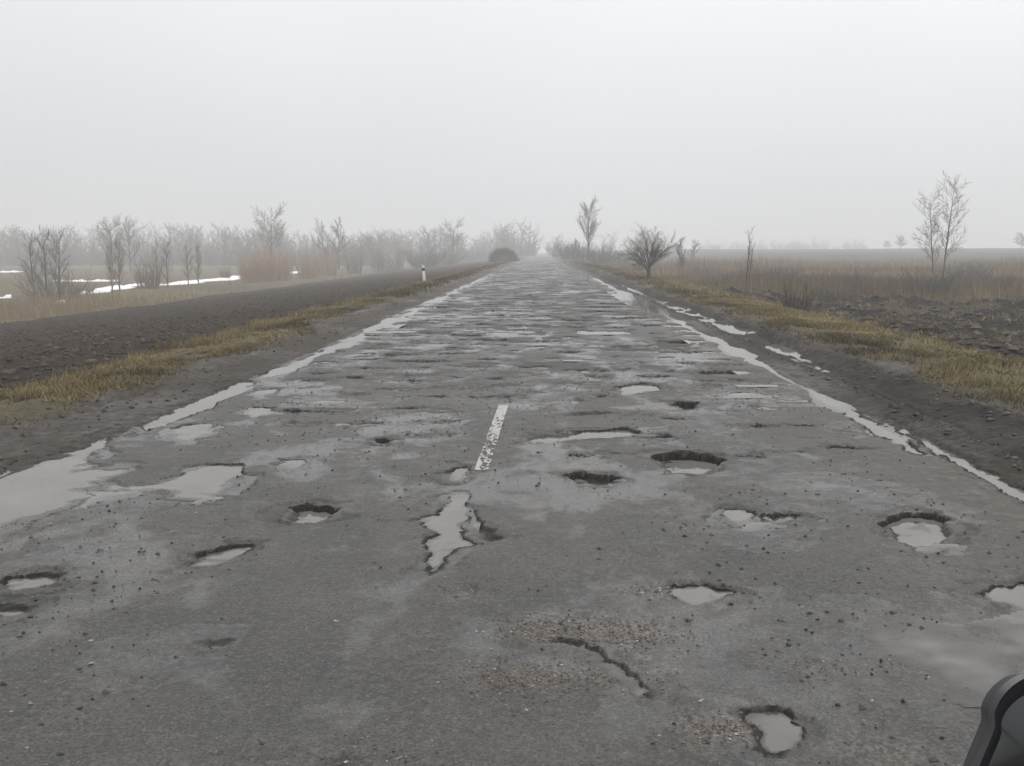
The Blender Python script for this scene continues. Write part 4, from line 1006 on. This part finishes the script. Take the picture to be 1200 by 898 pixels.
def wood(name, spots, label, rmin=.06, seed=60):
    rng = np.random.default_rng(seed); Vs, Qs, Ts, n = [], [], [], 0
    for (x, y, h, kind) in spots:
        V, Q, T = WPROTO[int(kind)][rng.integers(len(WPROTO[int(kind)]))]
        k = h / (3. if kind == 2 else 10.); a = rng.uniform(0, 6.28); kx = k * rng.uniform(.85, 1.35)
        Vs.append(np.stack([x + kx * (V[:, 0] * math.cos(a) - V[:, 1] * math.sin(a)), y + kx * (V[:, 0] * math.sin(a) + V[:, 1] * math.cos(a)), lz(x, y) + V[:, 2] * k], 1))
        Qs.append(Q + n); Ts.append(T + n); n += len(V)
    return add(name, np_mesh(name, np.vstack(Vs), np.vstack(Qs), np.vstack(Ts)), M['woodtwig'], kind='stuff', label=label, category='woodland')
rw = random.Random(9)
sp = []
for i in range(430):
    px = rw.uniform(-30, 480); y = rw.uniform(240, 400); x = at_depth(px, VPY, y)[0]
    sp.append((x, y, (rw.uniform(4.5, 10.5) if px < 330 else rw.uniform(4, 8)) * min(y / 280, 1.15), rw.random() < .4))
for i in range(130):
    px = rw.uniform(420, 628); y = rw.uniform(290, 420); x = at_depth(px, VPY, y)[0]
    sp.append((x, y, rw.uniform(5, 10), 0))
for i in range(620):
    px = rw.uniform(-30, 628); y = rw.uniform(240, 380) + (60 if px > 450 else 0); sp.append((at_depth(px, VPY, y)[0], y, rw.uniform(2.0, 5.2), 2))
wood('woodland', sp, 'hazy grey bare woodland along the left horizon')
sp = []
for i in range(90):
    px = rw.uniform(820, 1015); y = rw.uniform(620, 780); sp.append((at_depth(px, VPY, y)[0], y, rw.uniform(2.0, 5), 2))
for i in range(60):
    px = rw.uniform(828, 1010); y = rw.uniform(660, 800); x = at_depth(px, VPY, y)[0]; sp.append((x, y, rw.uniform(4, 7.5), 0))
wood('woodland', sp, 'very faint forest band on the right horizon', .10, 61)
sp = []
for i in range(20):
    px = rw.choice([rw.uniform(640, 660), rw.uniform(705, 780)]); y = rw.uniform(330, 450); x = at_depth(px, VPY, y)[0]; sp.append((x, y, rw.uniform(4, 9), 0))
wood('woodland', sp, 'faint trees in the haze beyond the end of the road', .08, 62)

# ------------------------------------------------------------------ roadside marker post
def box_mesh(name, pts_bottom, pts_top):
    n = len(pts_bottom); V = pts_bottom + pts_top
    F = [list(range(n))[::-1], list(range(n, 2 * n))] + [[i, (i + 1) % n, n + (i + 1) % n, n + i] for i in range(n)]
    me = bpy.data.meshes.new(name); me.from_pydata(V, [], F); me.update(); return me
post = bpy.data.objects.new('marker_post', None); C.objects.link(post)
prof = [(-.07, -.035), (.07, -.035), (.075, .0), (.05, .045), (-.05, .045), (-.075, 0)]
add('post', box_mesh('post', [(x, y, -.2) for x, y in prof], [(x * .92, y * .92, .86 + (.06 if x < 0 else 0)) for x, y in prof]), M['white'], post)
add('reflector_band', box_mesh('reflector_band', [(x * 1.02, y * 1.06, .60) for x, y in prof], [(x * 1.01, y * 1.05, .74 + (.03 if x < 0 else 0)) for x, y in prof]), M['black'], post)
px_, py_ = ground_point(497.5, 330.5, -.02)
post.location = (px_, py_, lz(px_, py_)); post.rotation_euler = (0, math.radians(-4), 0)
post['label'] = 'leaning white roadside marker post with dark band on the left verge'; post['category'] = 'marker post'

# ------------------------------------------------------------------ pale house in the haze at the end of the road
hx, hy, _ = at_depth(621, 296, 420)
house = bpy.data.objects.new('house', None); C.objects.link(house); hz = lz(hx, hy)
w, dpt, eh, rh = 2.6, 4.0, 2.6, 4.4
add('wall', box_mesh('wall', [(-w, -dpt, -.3), (w, -dpt, -.3), (w, dpt, -.3), (-w, dpt, -.3)], [(-w, -dpt, eh), (w, -dpt, eh), (w, dpt, eh), (-w, dpt, eh)]), M['housepaint'], house)
rv = [(-w - .3, -dpt - .3, eh), (w + .3, -dpt - .3, eh), (w + .3, dpt + .3, eh), (-w - .3, dpt + .3, eh), (0, -dpt - .3, rh), (0, dpt + .3, rh)]
me = bpy.data.meshes.new('roof'); me.from_pydata(rv, [], [(0, 1, 4), (2, 3, 5), (1, 2, 5, 4), (3, 0, 4, 5), (3, 2, 1, 0)]); me.update()
add('roof', me, M['roofing'], house)
add('window', box_mesh('window', [(-.5, -dpt - .03, .9), (.5, -dpt - .03, .9), (.5, -dpt + .02, .9), (-.5, -dpt + .02, .9)], [(-.5, -dpt - .03, 2.0), (.5, -dpt - .03, 2.0), (.5, -dpt + .02, 2.0), (-.5, -dpt + .02, 2.0)]), M['black'], house)
house.location = (hx, hy, hz); house['label'] = 'pale hazy house left of the vanishing end of the road'; house['category'] = 'house'

# ------------------------------------------------------------------ the vehicle mirror at the lower right
def mirror():
    s = NT('dark_glossy_housing'); s.b.inputs['Coat Weight'].default_value = .25; s.b.inputs['Coat Roughness'].default_value = .15
    mh = s.out(s.ramp(s.noise(30, 3), [(.3, (.010, .010, .014)), (.7, (.018, .018, .023))]), .5, .35)
    g = NT('mirror_glass'); g.b.inputs['Metallic'].default_value = 1.0
    mg = g.out(g.ramp(g.noise(8, 3), [(.3, (.085, .090, .090)), (.7, (.11, .115, .115))]), .12)
    e = NT('pale_trim'); me_ = e.out(e.ramp(e.noise(20, 2), [(.3, (.035, .035, .040)), (.7, (.050, .050, .056))]), .20, .5)
    D = .76
    out = [(1202, 788), (1236, 790), (1278, 812), (1300, 860), (1300, 920), (1280, 975), (1230, 1003), (1170, 1000), (1132, 970), (1128, 930), (1138, 897), (1151, 866), (1158, 846), (1158, 829), (1168, 810), (1184, 795)]
    P = []
    for i in range(len(out)):                 # round the outline off
        p0, p1, p2, p3 = (np.array(out[(i + k) % len(out)], float) for k in (-1, 0, 1, 2))
        for t in np.linspace(0, 1, 5)[:-1]:
            P.append(.5 * ((2 * p1) + (p2 - p0) * t + (2 * p0 - 5 * p1 + 4 * p2 - p3) * t * t + (3 * p1 - p0 - 3 * p2 + p3) * t ** 3))
    P = np.array(P) + (6, 4); c = np.array((1222., 902.))
    def W(p, depth): x, y, z = at_depth(p[0], p[1], D); return np.array((x, y, z)) + np.array((.12, .95, -.25)) * depth
    cen = W(c, 0)
    rings = [(.80, .004, 0), (.95, -.003, 0), (1.0, -.004, 0), (1.0, .012, 0), (.93, .040, 1), (.70, .065, 1), (.35, .078, 1), (.02, .082, 1)]
    n = len(P); V = []
    for f, dp, k in rings:
        for p in P: V.append(W(c + (p - c) * f, dp) - cen)
    def ringq(a, b): return [(a * n + i, a * n + (i + 1) % n, b * n + (i + 1) % n, b * n + i) for i in range(n)]
    root = bpy.data.objects.new('rear_view_mirror', None); C.objects.link(root); root.location = cen
    F = ringq(1, 2) + ringq(3, 4) + ringq(4, 5) + ringq(5, 6) + ringq(6, 7) + ringq(0, 1)
    V = np.array(V)
    add('housing', np_mesh('housing', V, F), mh, root)
    add('trim', np_mesh('trim', V[2 * n:4 * n] , [(i, (i + 1) % n, n + (i + 1) % n, n + i) for i in range(n)]), me_, root)
    V = V.copy(); V[:n, 1] += .20 * V[:n, 2] + .012
    G = np.vstack([V[:n], V[:n].mean(0, keepdims=True) + np.array((0, -.002, 0))])
    add('mirror_glass', np_mesh('mirror_glass', G, None, [(i, (i + 1) % n, n) for i in range(n)]), mg, root)
    t = Tubes(); b = W((1225, 990), .04) - cen
    t.add([b, b + np.array((-.01, -.02, -.08)), b + np.array((-.03, -.06, -.16)), b + np.array((-.03, -.07, -.20))], [.012, .010, .010, .010], 10)
    add('stem', t.mesh('stem'), mh, root)
    t = Tubes(); q = b + np.array((-.03, -.06, -.17))
    t.add([q + np.array((-.28, .05, .0)), q + np.array((-.10, .03, .0)), q, q + np.array((.18, -.05, -.01)), q + np.array((.185, -.05, -.01))], [.013, .013, .015, .016, .016], 10)
    add('handlebar', t.mesh('handlebar'), mh, root)
    root['label'] = 'dark rounded rear-view mirror cut off by the bottom right corner'; root['category'] = 'mirror'
mirror()

# ------------------------------------------------------------------ haze over the whole plain
hz_o = add('haze', box_mesh('haze', [(-1300, -60, -4), (1300, -60, -4), (1300, 1300, -4), (-1300, 1300, -4)], [(-1300, -60, 14), (1300, -60, 14), (1300, 1300, 14), (-1300, 1300, 14)]), None, kind='stuff', label='pale grey mist lying over the plain', category='haze')
hm = bpy.data.materials.new('mist'); hm.use_nodes = True; hm.node_tree.nodes.clear()
ho = hm.node_tree.nodes.new('ShaderNodeOutputMaterial'); hv = hm.node_tree.nodes.new('ShaderNodeVolumePrincipled')
hv.inputs['Color'].default_value = (.99, .99, .995, 1); hv.inputs['Density'].default_value = HAZE_DENSITY
for k in ('Density Attribute', 'Color Attribute', 'Temperature Attribute'):
    if k in hv.inputs: hv.inputs[k].default_value = ''
hm.node_tree.links.new(hv.outputs[0], ho.inputs['Volume'])
hz_o.data.materials.append(hm)
